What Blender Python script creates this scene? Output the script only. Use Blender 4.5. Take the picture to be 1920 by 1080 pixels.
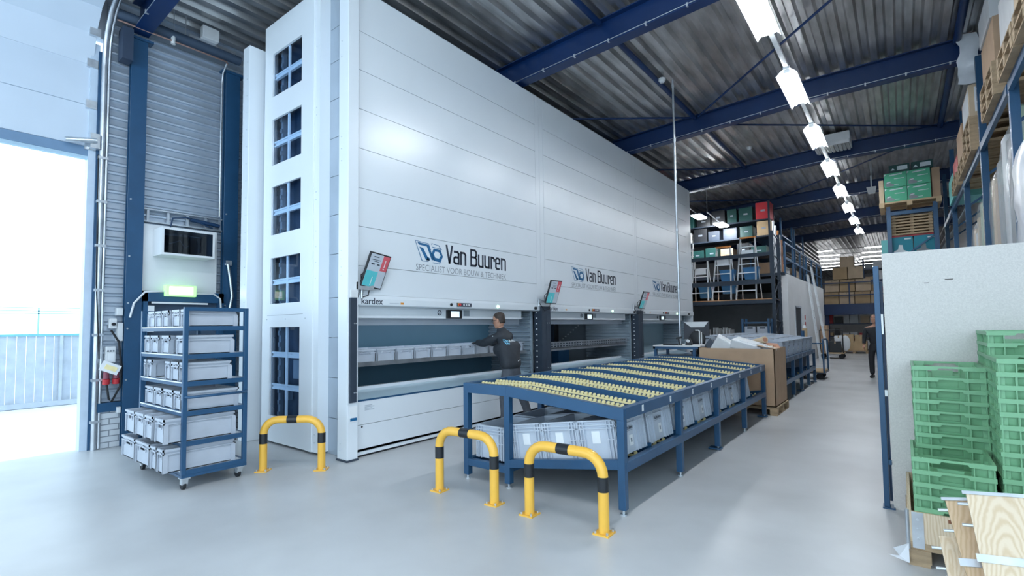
import bpy, math, random
from mathutils import Vector, Matrix
random.seed(7)
for o in list(bpy.data.objects): bpy.data.objects.remove(o)
S = bpy.context.scene
COL = S.collection
PI = math.pi

# ------------------------------------------------------------------ camera
H = 1.55
yaw, pitch, roll, FPX, CX, CY = .6590151, .0509305, -.01286177, 932.777, 965.84, 565.93
f = Vector((-math.sin(yaw)*math.cos(pitch), math.cos(yaw)*math.cos(pitch), math.sin(pitch)))
a = Vector((math.cos(yaw), math.sin(yaw), 0)); u = a.cross(f)
r_ = math.cos(roll)*a + math.sin(roll)*u; u_ = math.cos(roll)*u - math.sin(roll)*a
cam = bpy.data.cameras.new('camera'); co = bpy.data.objects.new('camera', cam); COL.objects.link(co)
M = Matrix.Identity(4)
for i in range(3): M[i][0] = r_[i]; M[i][1] = u_[i]; M[i][2] = -f[i]
M[2][3] = H; co.matrix_world = M
cam.sensor_width = 36; cam.lens = FPX/1920*36
cam.shift_x = -(CX-960)/1920; cam.shift_y = (CY-540)/1920
cam.clip_start = .05; cam.clip_end = 300
S.camera = co

# ------------------------------------------------------------------ world, light, exposure
w = bpy.data.worlds.new('sky'); S.world = w; w.use_nodes = True
bg = w.node_tree.nodes['Background']; bg.inputs[0].default_value = (.66, .85, 1, 1); bg.inputs[1].default_value = 2.15
vs = S.view_settings; vs.view_transform = 'Standard'; vs.look = 'None'; vs.gamma = 1; vs.use_curve_mapping = False
vs.exposure = .5
TUBE_STRENGTH = 62

# ------------------------------------------------------------------ materials
MATS = {}
def mat(name, col, rough=.5, metal=0, var=.06, scale=6, bump=0, bscale=60, emit=None, es=0, spec=.5, alpha=1, trans=0, stretch=(1,1,1)):
    if name in MATS: return MATS[name]
    m = bpy.data.materials.new(name); m.use_nodes = True; nt = m.node_tree; b = nt.nodes['Principled BSDF']
    L = nt.links.new
    tc = nt.nodes.new('ShaderNodeTexCoord'); mp = nt.nodes.new('ShaderNodeMapping'); mp.inputs['Scale'].default_value = stretch
    L(tc.outputs['Object'], mp.inputs[0])
    n = nt.nodes.new('ShaderNodeTexNoise'); n.inputs['Scale'].default_value = scale; n.inputs['Detail'].default_value = 4
    L(mp.outputs[0], n.inputs['Vector'])
    cr = nt.nodes.new('ShaderNodeValToRGB')
    c0 = [max(0, x*(1-var)) for x in col]; c1 = [min(1, x*(1+var)) for x in col]
    cr.color_ramp.elements[0].position = .3; cr.color_ramp.elements[1].position = .7
    cr.color_ramp.elements[0].color = (*c0, 1); cr.color_ramp.elements[1].color = (*c1, 1)
    L(n.outputs['Fac'], cr.inputs[0]); L(cr.outputs[0], b.inputs['Base Color'])
    b.inputs['Roughness'].default_value = rough; b.inputs['Metallic'].default_value = metal
    b.inputs['Specular IOR Level'].default_value = spec
    b.inputs['Alpha'].default_value = alpha
    b.inputs['Transmission Weight'].default_value = trans
    if emit: b.inputs['Emission Color'].default_value = (*emit, 1); b.inputs['Emission Strength'].default_value = es
    if bump:
        n2 = nt.nodes.new('ShaderNodeTexNoise'); n2.inputs['Scale'].default_value = bscale; L(mp.outputs[0], n2.inputs['Vector'])
        bp = nt.nodes.new('ShaderNodeBump'); bp.inputs['Strength'].default_value = bump; bp.inputs['Distance'].default_value = .01
        L(n2.outputs['Fac'], bp.inputs['Height']); L(bp.outputs[0], b.inputs['Normal'])
    MATS[name] = m
    return m
def glassmat(name, tint, clear):
    m = bpy.data.materials.new(name); m.use_nodes = True; nt = m.node_tree; nt.nodes.clear(); L = nt.links.new
    out = nt.nodes.new('ShaderNodeOutputMaterial'); t = nt.nodes.new('ShaderNodeBsdfTransparent'); g = nt.nodes.new('ShaderNodeBsdfGlossy')
    t.inputs[0].default_value = (*tint, 1); g.inputs['Roughness'].default_value = .03
    mx = nt.nodes.new('ShaderNodeMixShader'); lw = nt.nodes.new('ShaderNodeLayerWeight'); lw.inputs[0].default_value = clear
    ge = nt.nodes.new('ShaderNodeNewGeometry'); mm = nt.nodes.new('ShaderNodeMath'); mm.operation = 'MULTIPLY'; inv = nt.nodes.new('ShaderNodeMath'); inv.operation = 'SUBTRACT'; inv.inputs[0].default_value = 1
    L(ge.outputs['Backfacing'], inv.inputs[1]); L(lw.outputs['Fresnel'], mm.inputs[0]); L(inv.outputs[0], mm.inputs[1]); L(mm.outputs[0], mx.inputs[0]); L(t.outputs[0], mx.inputs[1]); L(g.outputs[0], mx.inputs[2]); L(mx.outputs[0], out.inputs[0])
    return m
white = mat('lift_white_paint', (.80,.85,.90), .27, 0, .015, 1.2, spec=.9)
whitep = mat('plain_white_paint', (.78,.80,.82), .4, 0, .03, 3)
offwhite = mat('off_white_plastic', (.72,.74,.76), .45)
greypaint = mat('light_grey_paint', (.50,.55,.62), .35, 0, .04, 3)
navy = mat('navy_beam_paint', (.0015,.023,.10), .4, 0, .12, 2)
tblue = mat('blue_steel_paint', (.019,.078,.17), .33, 0, .08, 4)
tpan = mat('dark_blue_pan', (.010,.042,.11), .4, 0, .1, 4)
dark = mat('anthracite_paint', (.035,.05,.075), .4, 0, .1, 6)
black = mat('black_plastic', (.012,.014,.018), .4, 0, .2, 8)
rubber = mat('black_rubber', (.015,.016,.02), .7)
galv = mat('galvanised_steel', (.55,.58,.62), .32, .85, .2, 5, .1, 30)
zinc = mat('zinc_fittings', (.62,.66,.7), .3, .7, .1, 20)
yellow = mat('yellow_guard_paint', (.88,.49,.07), .28, 0, .04, 5)
wheel = mat('yellow_roller_plastic', (.90,.77,.40), .4, 0, .06, 12)
cratem = mat('pale_grey_crate_plastic', (.52,.57,.65), .4, 0, .04, 5)
crateg = mat('grey_crate_plastic', (.46,.50,.57), .42, 0, .05, 5)
crated = mat('crate_inside_grey', (.20,.23,.28), .5, 0, .05, 5)
card = mat('brown_cardboard', (.46,.31,.20), .75, 0, .07, 4, .1, 90)
card2 = mat('tan_cardboard', (.52,.37,.21), .75, 0, .08, 4)
card3 = mat('pale_cardboard', (.62,.48,.33), .75, 0, .08, 4)
def woodmat(name, c0, c1, sc):
    m = mat(name, c0, .55); nt = m.node_tree; b = nt.nodes['Principled BSDF']; L = nt.links.new
    w_ = nt.nodes.new('ShaderNodeTexWave'); w_.wave_type = 'RINGS'; w_.rings_direction = 'Y'; w_.inputs['Scale'].default_value = sc; w_.inputs['Distortion'].default_value = 4.5; w_.inputs['Detail'].default_value = 2; w_.inputs['Detail Scale'].default_value = 1.2
    mp = nt.nodes.new('ShaderNodeMapping'); mp.inputs['Scale'].default_value = (5,5,1.3); mp.inputs['Location'].default_value = (.35,.2,-.4)
    L(nt.nodes['Texture Coordinate'].outputs['Object'], mp.inputs[0]); L(mp.outputs[0], w_.inputs['Vector'])
    cr = nt.nodes.new('ShaderNodeValToRGB'); cr.color_ramp.elements[0].color = (*c0,1); cr.color_ramp.elements[1].color = (*c1,1); cr.color_ramp.elements[0].position = .2
    L(w_.outputs['Fac'], cr.inputs[0]); L(cr.outputs[0], b.inputs['Base Color']); return m
pine = woodmat('pine_wood', (.64,.46,.29), (.55,.37,.21), 4)
pinel = woodmat('light_pine_board', (.74,.60,.44), (.64,.48,.31), 4.2)
palletw = mat('weathered_pallet_wood', (.40,.29,.18), .75, 0, .25, 5, .2, 50, stretch=(1,1,5))
chip = mat('pale_chipboard', (.66,.63,.60), .65, 0, .08, 110, .08, 160)
green = mat('green_crate_plastic', (.20,.43,.24), .4, 0, .06, 5)
red = mat('red_plastic', (.5,.03,.04), .45)
teal = mat('teal_carton', (.0,.22,.30), .5, 0, .05, 4)
gbox = mat('bright_green_carton', (.09,.46,.27), .5, 0, .05, 4)
dgreen = mat('dark_green_plastic', (.01,.06,.055), .4)
lampfar = mat('lit_far_tube', (1,1,1), .4, 0, 0, 1, emit=(.95,.97,1), es=5)
lampon = mat('lit_tube', (1,1,1), .4, 0, 0, 1, emit=(.90,.95,1), es=TUBE_STRENGTH)
reflector = mat('white_lamp_reflector', (.85,.88,.9), .3)
paper = mat('white_label', (.82,.84,.86), .5, 0, .02)
ink = mat('dark_lettering', (.02,.03,.055), .5)
inkb = mat('blue_lettering', (.015,.13,.30), .4)
inkg = mat('grey_lettering', (.25,.28,.32), .5)
cyan = mat('light_blue_print', (.16,.50,.72), .5)
skin = mat('skin', (.52,.27,.18), .5, 0, .06, 20)
hairm = mat('dark_hair', (.045,.030,.024), .6, 0, .3, 60)
jacketm = mat('charcoal_jacket', (.022,.028,.038), .7, 0, .15, 14, .2, 60)
trousm = mat('grey_trousers', (.075,.085,.105), .75, 0, .12, 14, .2, 60)
wrap = mat('clear_stretch_wrap', (.70,.74,.76), .16, 0, .06, 9, .6, 9, alpha=.30)
wrapw = mat('white_stretch_wrap', (.80,.82,.86), .25, 0, .04, 7, .7, 7)
pane = glassmat('tinted_window_pane', (.86,.93,1), .3)
clearp = glassmat('cabinet_glass', (.35,.42,.5), .3)

# ------------------------------------------------------------------ mesh builder
class MB:
    def __init__(s): s.v = []; s.f = []; s.mi = []; s.sm = []; s.m = 0
    def add(s, vs, fs, smooth=False):
        n = len(s.v); s.v += [tuple(p) for p in vs]
        for q in fs: s.f.append([n+i for i in q]); s.mi.append(s.m); s.sm.append(smooth)
        return s
    def box(s, x0, x1, y0, y1, z0, z1):
        return s.hexa([(x0,y0,z0),(x1,y0,z0),(x1,y1,z0),(x0,y1,z0),(x0,y0,z1),(x1,y0,z1),(x1,y1,z1),(x0,y1,z1)])
    def hexa(s, p): return s.add(p, [(0,3,2,1),(4,5,6,7),(0,1,5,4),(1,2,6,5),(2,3,7,6),(3,0,4,7)])
    def taper(s, cx, cy, z0, z1, a0, b0, a1, b1):
        return s.hexa([(cx-a0,cy-b0,z0),(cx+a0,cy-b0,z0),(cx+a0,cy+b0,z0),(cx-a0,cy+b0,z0),(cx-a1,cy-b1,z1),(cx+a1,cy-b1,z1),(cx+a1,cy+b1,z1),(cx-a1,cy+b1,z1)])
    def bar(s, p0, p1, w, h, up=(0,0,1)):
        p0 = Vector(p0); p1 = Vector(p1); d = (p1-p0).normalized(); up = Vector(up)
        if abs(d.dot(up)) > .98: up = Vector((0,1,0))
        sd = d.cross(up).normalized()*w/2; uu = sd.cross(d).normalized()*h/2
        return s.hexa([p0-sd-uu,p0+sd-uu,p1+sd-uu,p1-sd-uu,p0-sd+uu,p0+sd+uu,p1+sd+uu,p1-sd+uu])
    def tube(s, pts, r, n=10, caps=True):
        pts = [Vector(p) for p in pts]; k = len(pts); rs = r if isinstance(r, (list,tuple)) else [r]*k
        ref = None; rings = []
        for i, p in enumerate(pts):
            d = (pts[min(i+1,k-1)]-pts[max(i-1,0)]).normalized()
            if ref is None:
                ref = Vector((0,0,1)) if abs(d.z) < .9 else Vector((1,0,0))
            e1 = (ref - d*ref.dot(d)).normalized(); e2 = d.cross(e1); ref = e1
            rings.append([p+rs[i]*(math.cos(2*PI*j/n)*e1+math.sin(2*PI*j/n)*e2) for j in range(n)])
        vs = [q for R in rings for q in R]; fs = []
        for i in range(k-1):
            for j in range(n): fs.append((i*n+j, i*n+(j+1)%n, (i+1)*n+(j+1)%n, (i+1)*n+j))
        s.add(vs, fs, True)
        if caps:
            s.add(rings[0], [tuple(range(n))[::-1]]); s.add(rings[-1], [tuple(range(n))])
        return s
    def prism(s, poly, ax, lo, hi):
        def P(q, t): return {'x':(t,q[0],q[1]),'y':(q[0],t,q[1]),'z':(q[0],q[1],t)}[ax]
        n = len(poly); vs = [P(q,lo) for q in poly]+[P(q,hi) for q in poly]
        return s.add(vs, [tuple(range(n))[::-1], tuple(range(n,2*n))]+[(i,(i+1)%n,n+(i+1)%n,n+i) for i in range(n)])
    def quad(s, *p): return s.add(p, [tuple(range(len(p)))])
    def ball(s, c, rx, ry=None, rz=None, n=12, m=8):
        ry = ry or rx; rz = rz or rx; vs = []; fs = []
        for i in range(m+1):
            t = PI*i/m
            for j in range(n): vs.append((c[0]+rx*math.sin(t)*math.cos(2*PI*j/n), c[1]+ry*math.sin(t)*math.sin(2*PI*j/n), c[2]+rz*math.cos(t)))
        for i in range(m):
            for j in range(n): fs.append((i*n+j,(i+1)*n+j,(i+1)*n+(j+1)%n,i*n+(j+1)%n))
        return s.add(vs, fs, True)
    def xf(s, mtx):
        s.v = [tuple(mtx @ Vector(p)) for p in s.v]; return s
    def build(s, name, m, parent=None, bev=0, world=True):
        me = bpy.data.meshes.new(name)
        off = Vector(BASE.get(parent.name, (0,0,0))) if (parent and world) else Vector((0,0,0))
        me.from_pydata([Vector(p)-off for p in s.v], [], s.f); me.update()
        ms = m if isinstance(m, (list,tuple)) else [m]
        for x in ms: me.materials.append(x)
        me.polygons.foreach_set('material_index', [min(i,len(ms)-1) for i in s.mi]); me.polygons.foreach_set('use_smooth', s.sm)
        o = bpy.data.objects.new(name, me); COL.objects.link(o)
        if parent: o.parent = parent; BASE[o.name] = BASE.get(parent.name, (0,0,0))
        if bev:
            b = o.modifiers.new('bevel', 'BEVEL'); b.width = bev; b.segments = 2; b.limit_method = 'ANGLE'
        return o
BASE = {}
def tag(o, label=None, cat=None, group=None, kind=None):
    for k, x in (('label',label),('category',cat),('group',group),('kind',kind)):
        if x: o[k] = x
    return o
def thing(name, label, cat, loc=(0,0,0), group=None, rz=0):
    o = bpy.data.objects.new(name, None); COL.objects.link(o); o.location = loc; o.rotation_euler[2] = rz
    o.empty_display_size = .1
    BASE[o.name] = tuple(loc)
    return tag(o, label, cat, group)
def struct(o): o['kind'] = 'structure'; return o
KIDS = {}
def copy_tree(o, parent=None):
    c = o.copy(); COL.objects.link(c)
    if parent: c.parent = parent
    BASE[c.name] = BASE.get(o.name, (0,0,0))
    for ch in [x for x in COL.objects if x.parent == o]: copy_tree(ch, c)
    return c
def place(proto, loc, label, group=None, rz=0, rot=None, used={}):
    """first call moves the prototype itself, later calls copy it with its parts"""
    if proto.name in used: o = copy_tree(proto)
    else: o = proto; used[proto.name] = 1
    o.location = loc; o.rotation_euler = rot or (0,0,rz); o['label'] = label
    if group: o['group'] = group
    return o
ORD = ['first','second','third','fourth','fifth','sixth','seventh','eighth','ninth','tenth','eleventh','twelfth','thirteenth','fourteenth','fifteenth','sixteenth','seventeenth','eighteenth','nineteenth','twentieth']
def lettering(txt, o, ud, vd, wid, hei, bold=0, ext=.002, fit=True, spacing=1):
    """text laid on the plane at o with reading direction ud and up direction vd"""
    cu = bpy.data.curves.new('t', 'FONT'); cu.body = txt; cu.size = 1; cu.offset = bold; cu.resolution_u = 3; cu.space_character = spacing
    ob = bpy.data.objects.new('t', cu); COL.objects.link(ob)
    dg = bpy.context.evaluated_depsgraph_get(); me = bpy.data.meshes.new_from_object(ob.evaluated_get(dg))
    xs = [v.co.x for v in me.vertices]; ys = [v.co.y for v in me.vertices]
    x0, x1, y0, y1 = min(xs), max(xs), min(ys), max(ys)
    o = Vector(o); ud = Vector(ud).normalized(); vd = Vector(vd).normalized(); nd = ud.cross(vd)
    mb = MB()
    pts = [o+ud*((v.co.x-x0)/(x1-x0)*wid)+vd*((v.co.y-y0)/(y1-y0)*hei)+nd*ext for v in me.vertices]
    mb.add(pts, [tuple(p.vertices) for p in me.polygons])
    bpy.data.objects.remove(ob); bpy.data.curves.remove(cu); bpy.data.meshes.remove(me)
    return mb
def polys(o, ud, vd, W, Hh, shapes, ext=.002):
    """flat shapes given in unit coordinates on a plane"""
    o = Vector(o); ud = Vector(ud).normalized(); vd = Vector(vd).normalized(); nd = ud.cross(vd); mb = MB()
    for p in shapes: mb.add([o+ud*x*W+vd*y*Hh+nd*ext for x, y in p], [tuple(range(len(p)))])
    return mb
# two letterform mark: slanted v and hexagonal b
MARK = [[(.05,.93),(.10,.80),(.40,.76),(.47,.86)], [(.40,.76),(.47,.86),(.68,.10),(.58,.10)], [(.12,.70),(.26,.66),(.50,.05),(.37,.05)], [(.37,.05),(.50,.05),(.52,.16),(.44,.24)],
        [(.57,.42),(.66,.42),(.72,.24),(.66,.07)], [(.66,.07),(.72,.24),(.86,.22),(.91,.03)], [(.91,.03),(.86,.22),(.93,.38),(1.0,.36)], [(1.0,.36),(.93,.38),(.86,.56),(.90,.68)], [(.90,.68),(.86,.56),(.72,.58),(.66,.72)], [(.66,.72),(.72,.58),(.66,.42),(.57,.42)]]
MARKLINE = [[(0,1),(.02,1),(.28,-.02),(.25,-.02)], [(0,1),(.49,.93),(.50,.90),(.01,.97)], [(.49,.93),(.51,.93),(.60,.60),(.58,.60)], [(.25,-.02),(.50,-.02),(.50,.01),(.25,.01)], [(.60,.85),(.62,.97),(.90,.92),(.89,.89),(.64,.94)], [(.90,.92),(1.02,.70),(1.0,.68),(.88,.90)], [(.66,-.05),(.93,-.08),(.93,-.05),(.66,-.02)], [(.93,-.08),(1.06,.35),(1.03,.36),(.91,-.05)], [(1.06,.35),(.95,.76),(.92,.76),(1.03,.36)], [(.95,.76),(.64,.80),(.64,.77),(.93,.73)]]

GLYPH = {'V':(.48,[[(.05,1),(.235,.03),(.42,1)]]), 'a':(.45,[[(.04,.69),(.29,.69),(.36,.61),(.36,0)],[(.36,.40),(.13,.40),(.06,.33),(.06,.13),(.13,.06),(.36,.06)]]),
 'n':(.46,[[(.06,0),(.06,.75)],[(.06,.69),(.28,.69),(.36,.60),(.36,0)]]), 'B':(.55,[[(.07,0),(.07,1)],[(.07,.94),(.35,.94),(.43,.86),(.43,.62),(.36,.54),(.07,.54)],[(.36,.54),(.45,.45),(.45,.15),(.37,.06),(.07,.06)]]),
 'u':(.47,[[(.06,.75),(.06,.15),(.14,.06),(.36,.06)],[(.36,.75),(.36,0)]]), 'r':(.36,[[(.06,0),(.06,.75)],[(.06,.69),(.22,.69),(.29,.61),(.29,.46)]]),
 'e':(.46,[[(.06,.38),(.36,.38),(.36,.61),(.28,.69),(.14,.69),(.06,.61),(.06,.15),(.14,.06),(.36,.06)]]), ' ':(.22,[])}
def square_name(o, ud, vd, wid, hei, txt='Van Buuren', st=.115, ext=.002):
    """condensed square lettering drawn with straight strokes"""
    o = Vector(o); ud = Vector(ud).normalized(); vd = Vector(vd).normalized(); nd = ud.cross(vd); mb = MB(); x0 = 0
    tot = sum(GLYPH[c][0] for c in txt)-.06; sx = wid/tot
    for c in txt:
        for L in GLYPH[c][1]:
            P_ = [Vector((x0+q[0], q[1], 0)) for q in L]
            for i in range(len(P_)-1):
                d = (P_[i+1]-P_[i]).normalized(); n = Vector((-d.y,d.x,0))*st/2; e0 = d*(st*.5 if i > 0 else 0); e1 = d*(st*.5 if i < len(P_)-2 else 0)
                k = st*.20
                q = [P_[i]-e0*.55-n, P_[i+1]+e1*.55-n, P_[i+1]+e1*.55+n, P_[i]-e0*.55+n]
                mb.add([o+ud*p.x*sx+vd*p.y*hei+nd*ext for p in q], [(0,1,2,3)])
        x0 += GLYPH[c][0]
    return mb
# ------------------------------------------------------------------ building shell
def zr(x):  # underside of beams: falls gently to the left of the ridge
    return 6.13 - .05*max(0, -1.3-x)
fm = mat('concrete_floor', (.53,.54,.55), .36, 0, .12, .9, .05, 25)
nt = fm.node_tree; b = nt.nodes['Principled BSDF']; n3 = nt.nodes.new('ShaderNodeTexNoise'); n3.inputs['Scale'].default_value = .55; n3.inputs['Detail'].default_value = 6
rr = nt.nodes.new('ShaderNodeMapRange'); rr.inputs['To Min'].default_value = .22; rr.inputs['To Max'].default_value = .5
nt.links.new(nt.nodes['Texture Coordinate'].outputs['Object'], n3.inputs['Vector']); nt.links.new(n3.outputs['Fac'], rr.inputs['Value']); nt.links.new(rr.outputs[0], b.inputs['Roughness'])
struct(MB().box(-8.7, 6, -7, 62, -.2, 0).build('floor', fm))
ym = mat('pale_yard_concrete', (.72,.75,.78), .7, 0, .05, .6)
struct(MB().box(-40, -8.7, -30, 30, -.2, -.012).build('yard_ground', ym))
# corrugated roof deck, ribs run along the aisle
deckm = mat('galvanised_roof_deck', (.50,.50,.50), .33, .85, .35, 2.2, .15, 18, stretch=(2.5,.5,1))
prof = []; x = -8.75
def zd(x): return zr(x)+.435
while x < 2.5:
    for dx, dz in ((0,0),(.10,0),(.135,.07),(.215,.07)): prof.append((x+dx, zd(x+dx)+dz))
    x += .25
mb = MB(); n = len(prof)
mb.add([(p[0],-7,p[1]) for p in prof]+[(p[0],62,p[1]) for p in prof], [(i,i+1,n+i+1,n+i) for i in range(n-1)])
mb.add([(p[0],-7,p[1]+.12) for p in prof]+[(p[0],62,p[1]+.12) for p in prof], [(i+1,i,n+i,n+i+1) for i in range(n-1)])
struct(mb.build('ceiling', deckm))
# left wall: horizontal ribbed cladding with the sectional door opening
cladm = mat('ribbed_wall_cladding', (.50,.57,.66), .34, .55, .08, 3)
def clad(y0, y1, z0, z1, name, X=-8.55, pitch=.13):
    pr = []; z = z0
    while z < z1-1e-4:
        for dz, dx in ((0,0),(.006,.034),(.03,.036),(.052,.010)):
            if z+dz < z1: pr.append((X+dx, z+dz))
        z += pitch
    pr.append((X, z1)); k = len(pr); m = MB()
    m.add([(p[0],y0,p[1]) for p in pr]+[(p[0],y1,p[1]) for p in pr], [(i,k+i,k+i+1,i+1) for i in range(k-1)])
    m.box(X-.12, X-.005, y0, y1, z0, z1)
    return struct(m.build(name, cladm))
clad(1.86, 16.2, .61, 6.5, 'wall_left')
clad(-7, -3.4, 0, 6.5, 'wall_left_front')
struct(MB().box(-8.7, -8.56, -3.4, 1.86, 5.6, 6.5).build('wall_left_lintel', greypaint))
struct(MB().box(-8.7, -8.55, 16.2, 62, 0, 6.5).build('wall_left_rear', mat('dark_rear_cladding', (.16,.18,.2), .6)))
brick = mat('pale_brick', (.62,.66,.70), .7)
nt = brick.node_tree; b = nt.nodes['Principled BSDF']; bt = nt.nodes.new('ShaderNodeTexBrick'); mp = nt.nodes.new('ShaderNodeMapping'); mp.inputs['Rotation'].default_value = (PI/2,0,PI/2)
sx = nt.nodes.new('ShaderNodeSeparateXYZ'); cx = nt.nodes.new('ShaderNodeCombineXYZ')
nt.links.new(nt.nodes['Texture Coordinate'].outputs['Object'], sx.inputs[0]); nt.links.new(sx.outputs['Y'], cx.inputs['X']); nt.links.new(sx.outputs['Z'], cx.inputs['Y']); nt.links.new(cx.outputs[0], bt.inputs['Vector'])
bt.inputs['Color1'].default_value = (.66,.69,.73,1); bt.inputs['Color2'].default_value = (.58,.62,.67,1); bt.inputs['Mortar'].default_value = (.24,.27,.31,1)
bt.inputs['Scale'].default_value = 1; bt.inputs['Brick Width'].default_value = .21; bt.inputs['Row Height'].default_value = .078; bt.inputs['Mortar Size'].default_value = .007
nt.links.new(bt.outputs[0], b.inputs['Base Color'])
struct(MB().box(-8.66, -8.5, 1.86, 16, 0, .485).build('trim_1', brick))
struct(MB().box(-8.62, -8.47, 1.86, 3.3, .487, .607).build('trim_2', tblue))
wr = mat('light_wall_panels', (.62,.64,.66), .5, 0, .05, 2)
struct(MB().box(2.5, 2.6, 2, 62, 0, 7).build('wall_right', wr))
struct(MB().box(-8.7, 2.6, 61.8, 62, 0, 7).build('wall_back', wr))

# sectional door, partly raised: flat sections hang in the opening, upper ones follow the curved track
d1 = thing('door_1', None, None, (-8.62, -.8, 0)); struct(d1)
doorm = mat('door_section_white', (.62,.70,.80), .42, 0, .03, 1.5)
arc = [(-8.61,4.06),(-8.61,4.63),(-8.61,5.20)]
for t in (.5, 1.0, 1.35): arc.append((-7.86-.75*math.cos(t), 5.25+.75*math.sin(t)))
arc += [(-7.1,6.02),(-6.5,6.06)]
for i in range(len(arc)-1):
    p, q = arc[i], arc[i+1]
    m = MB(); m.bar((p[0],-.8,p[1]+.004),(q[0],-.8,q[1]-.004), 5.08, .045, up=(1,0,0)) if abs(p[0]-q[0])<.3 else m.bar((p[0],-.8,p[1]),(q[0],-.8,q[1]), 5.08, .045)
    o = m.build('door_section', doorm, d1, bev=.004)
    if i < 4:
        k = MB()
        for e in (p,): k.box(e[0]+.02, e[0]+.075, 1.66, 1.775, e[1]-.05, e[1]+.06)
        k.build('hinge_bracket', zinc, o)
MB().box(-8.65, -8.57, -3.36, 1.74, 3.93, 4.055).build('bottom_rail', mat('door_bottom_rail', (.16,.27,.42), .5), d1)
MB().box(-8.64, -8.58, -3.36, 1.74, 3.885, 3.93).build('bottom_seal', mat('pale_seal', (.45,.62,.75), .6), d1)
path = [(-8.50,1.835,0),(-8.50,1.835,5.2)]+[(-7.76-.74*math.cos(t), 1.835, 5.3+.74*math.sin(t)) for t in (.3,.6,.9,1.2,1.45)]+[(-6.2,1.835,6.09)]
m = MB(); m.tube(path, .033, 8); m.build('track', galv, d1)
m = MB(); m.tube([(p[0]+.01, 1.885, p[2]+.01) for p in path], .018, 8); m.build('track_lip', galv, d1)
m = MB()
for z in (.35,.9,1.5,2.1,2.7,3.3,3.9): m.box(-8.55,-8.46,1.79,1.90,z,z+.035)
m.build('track_bracket', zinc, d1)
MB().box(-8.72, -8.56, 1.70, 1.80, 0, 5.5).build('frame_post', mat('pale_door_frame', (.58,.68,.80), .45), d1)
MB().box(-8.56, -8.53, 1.78, 1.87, 0, 5.4).build('frame_flange', tblue, d1)
m = MB(); m.box(-8.56,-8.44,1.70,1.80,4.02,4.22); m.tube([(-8.46,1.45,4.06),(-8.42,1.76,4.12)], .035, 8); m.build('lift_bracket', zinc, d1)
m = MB(); m.tube([(-8.47,1.79,3.95),(-8.47,1.81,2.2),(-8.46,1.86,1.2)], .008, 6); m.build('lift_cable', rubber, d1)
mo = MB(); mo.box(-8.45,-8.25,1.97,2.09,5.3,5.75); mo.tube([(-8.33,2.03,5.45),(-8.33,2.03,5.7)], .06, 10)
tag(mo.build('spring_damper', mat('dark_motor', (.03,.05,.09), .5)), 'dark motor unit beside the curved door track, high up near the rafter', 'motor')

# steel columns and beams
def hcol(y0, y1, top, label):
    m = MB(); m.box(-8.42,-8.40,y0,y1,0,top); m.box(-8.50,-8.42,(y0+y1)/2-.012,(y0+y1)/2+.012,0,top); m.box(-8.505,-8.49,y0,y1,0,top)
    t = thing('steel_column', label, 'column', (-8.46,(y0+y1)/2,0))
    m.build('shaft', tblue, t); MB().box(-8.56,-8.37,y0-.06,y1+.06,top-.002,top+.03).build('cap_plate', tblue, t)
    m2 = MB()
    for z in (.9,1.6,1.95,2.6,3.4): m2.tube([(-8.40,y0+.03,z),(-8.385,y0+.03,z)], .012, 6)
    m2.build('bolt', zinc, t)
hcol(2.11, 2.30, 5.70, 'blue steel column between the open door and the wall mounted cabinet')
hcol(3.35, 3.56, 5.70, 'blue steel column at the wall just left of the lift back post')
def ibeam(y, x0, x1, label):
    t = thing('roof_beam', label, 'beam', ((x0+x1)/2, y, 6.1), 'blue roof beams across the hall')
    m = MB(); hw = .10
    xs = [x0, -1.3, x1] if x0 < -1.3 < x1 else [x0, x1]
    for i in range(len(xs)-1):
        A, B = xs[i], xs[i+1]; za, zb = zr(A), zr(B)
        for ylo, yhi, dlo, dhi in ((y-hw,y+hw,0,.018),(y-hw,y+hw,.412,.43),(y-.006,y+.006,.018,.412)):
            m.hexa([(A,ylo,za+dlo),(B,ylo,zb+dlo),(B,yhi,zb+dlo),(A,yhi,za+dlo),(A,ylo,za+dhi),(B,ylo,zb+dhi),(B,yhi,zb+dhi),(A,yhi,za+dhi)])
    m.build('web_and_flanges', navy, t)
    m = MB(); x = x0+.6
    while x < x1:
        m.box(x-.012,x+.012,y-hw-.012,y-hw+.03,zr(x)-.008,zr(x)+.045); x += .62
    m.build('flange_clip', zinc, t)
    m = MB(); m.tube([(x0+.2,y-hw+.005,zr(x0)+.035),(-1.3,y-hw+.005,zr(-1.3)+.035),(x1-.1,y-hw+.005,zr(x1)+.035)], .007, 6); m.build('cable', galv, t)
for i, y in enumerate((2.2, 7.05, 11.7, 16.45, 21.4, 26.4, 31.2)):
    ibeam(y, -8.4, 2.3 if i else -5.2, ['blue beam meeting the column beside the open door, top left corner','blue roof beam nearest the camera above the white lift front','second blue roof beam, passing behind the second hanging lamp','third blue roof beam, behind the ceiling air unit','fourth blue roof beam, over the ladder shelf','fifth blue roof beam, over the far end of the lamp line','farthest blue roof beam before the second hall'][i])
tag(MB().box(-8.4,-5.2,1.2,1.35,5.95,6.4).build('lintel_beam', navy), 'dark beam behind the top of the raised door', 'beam')
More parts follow.
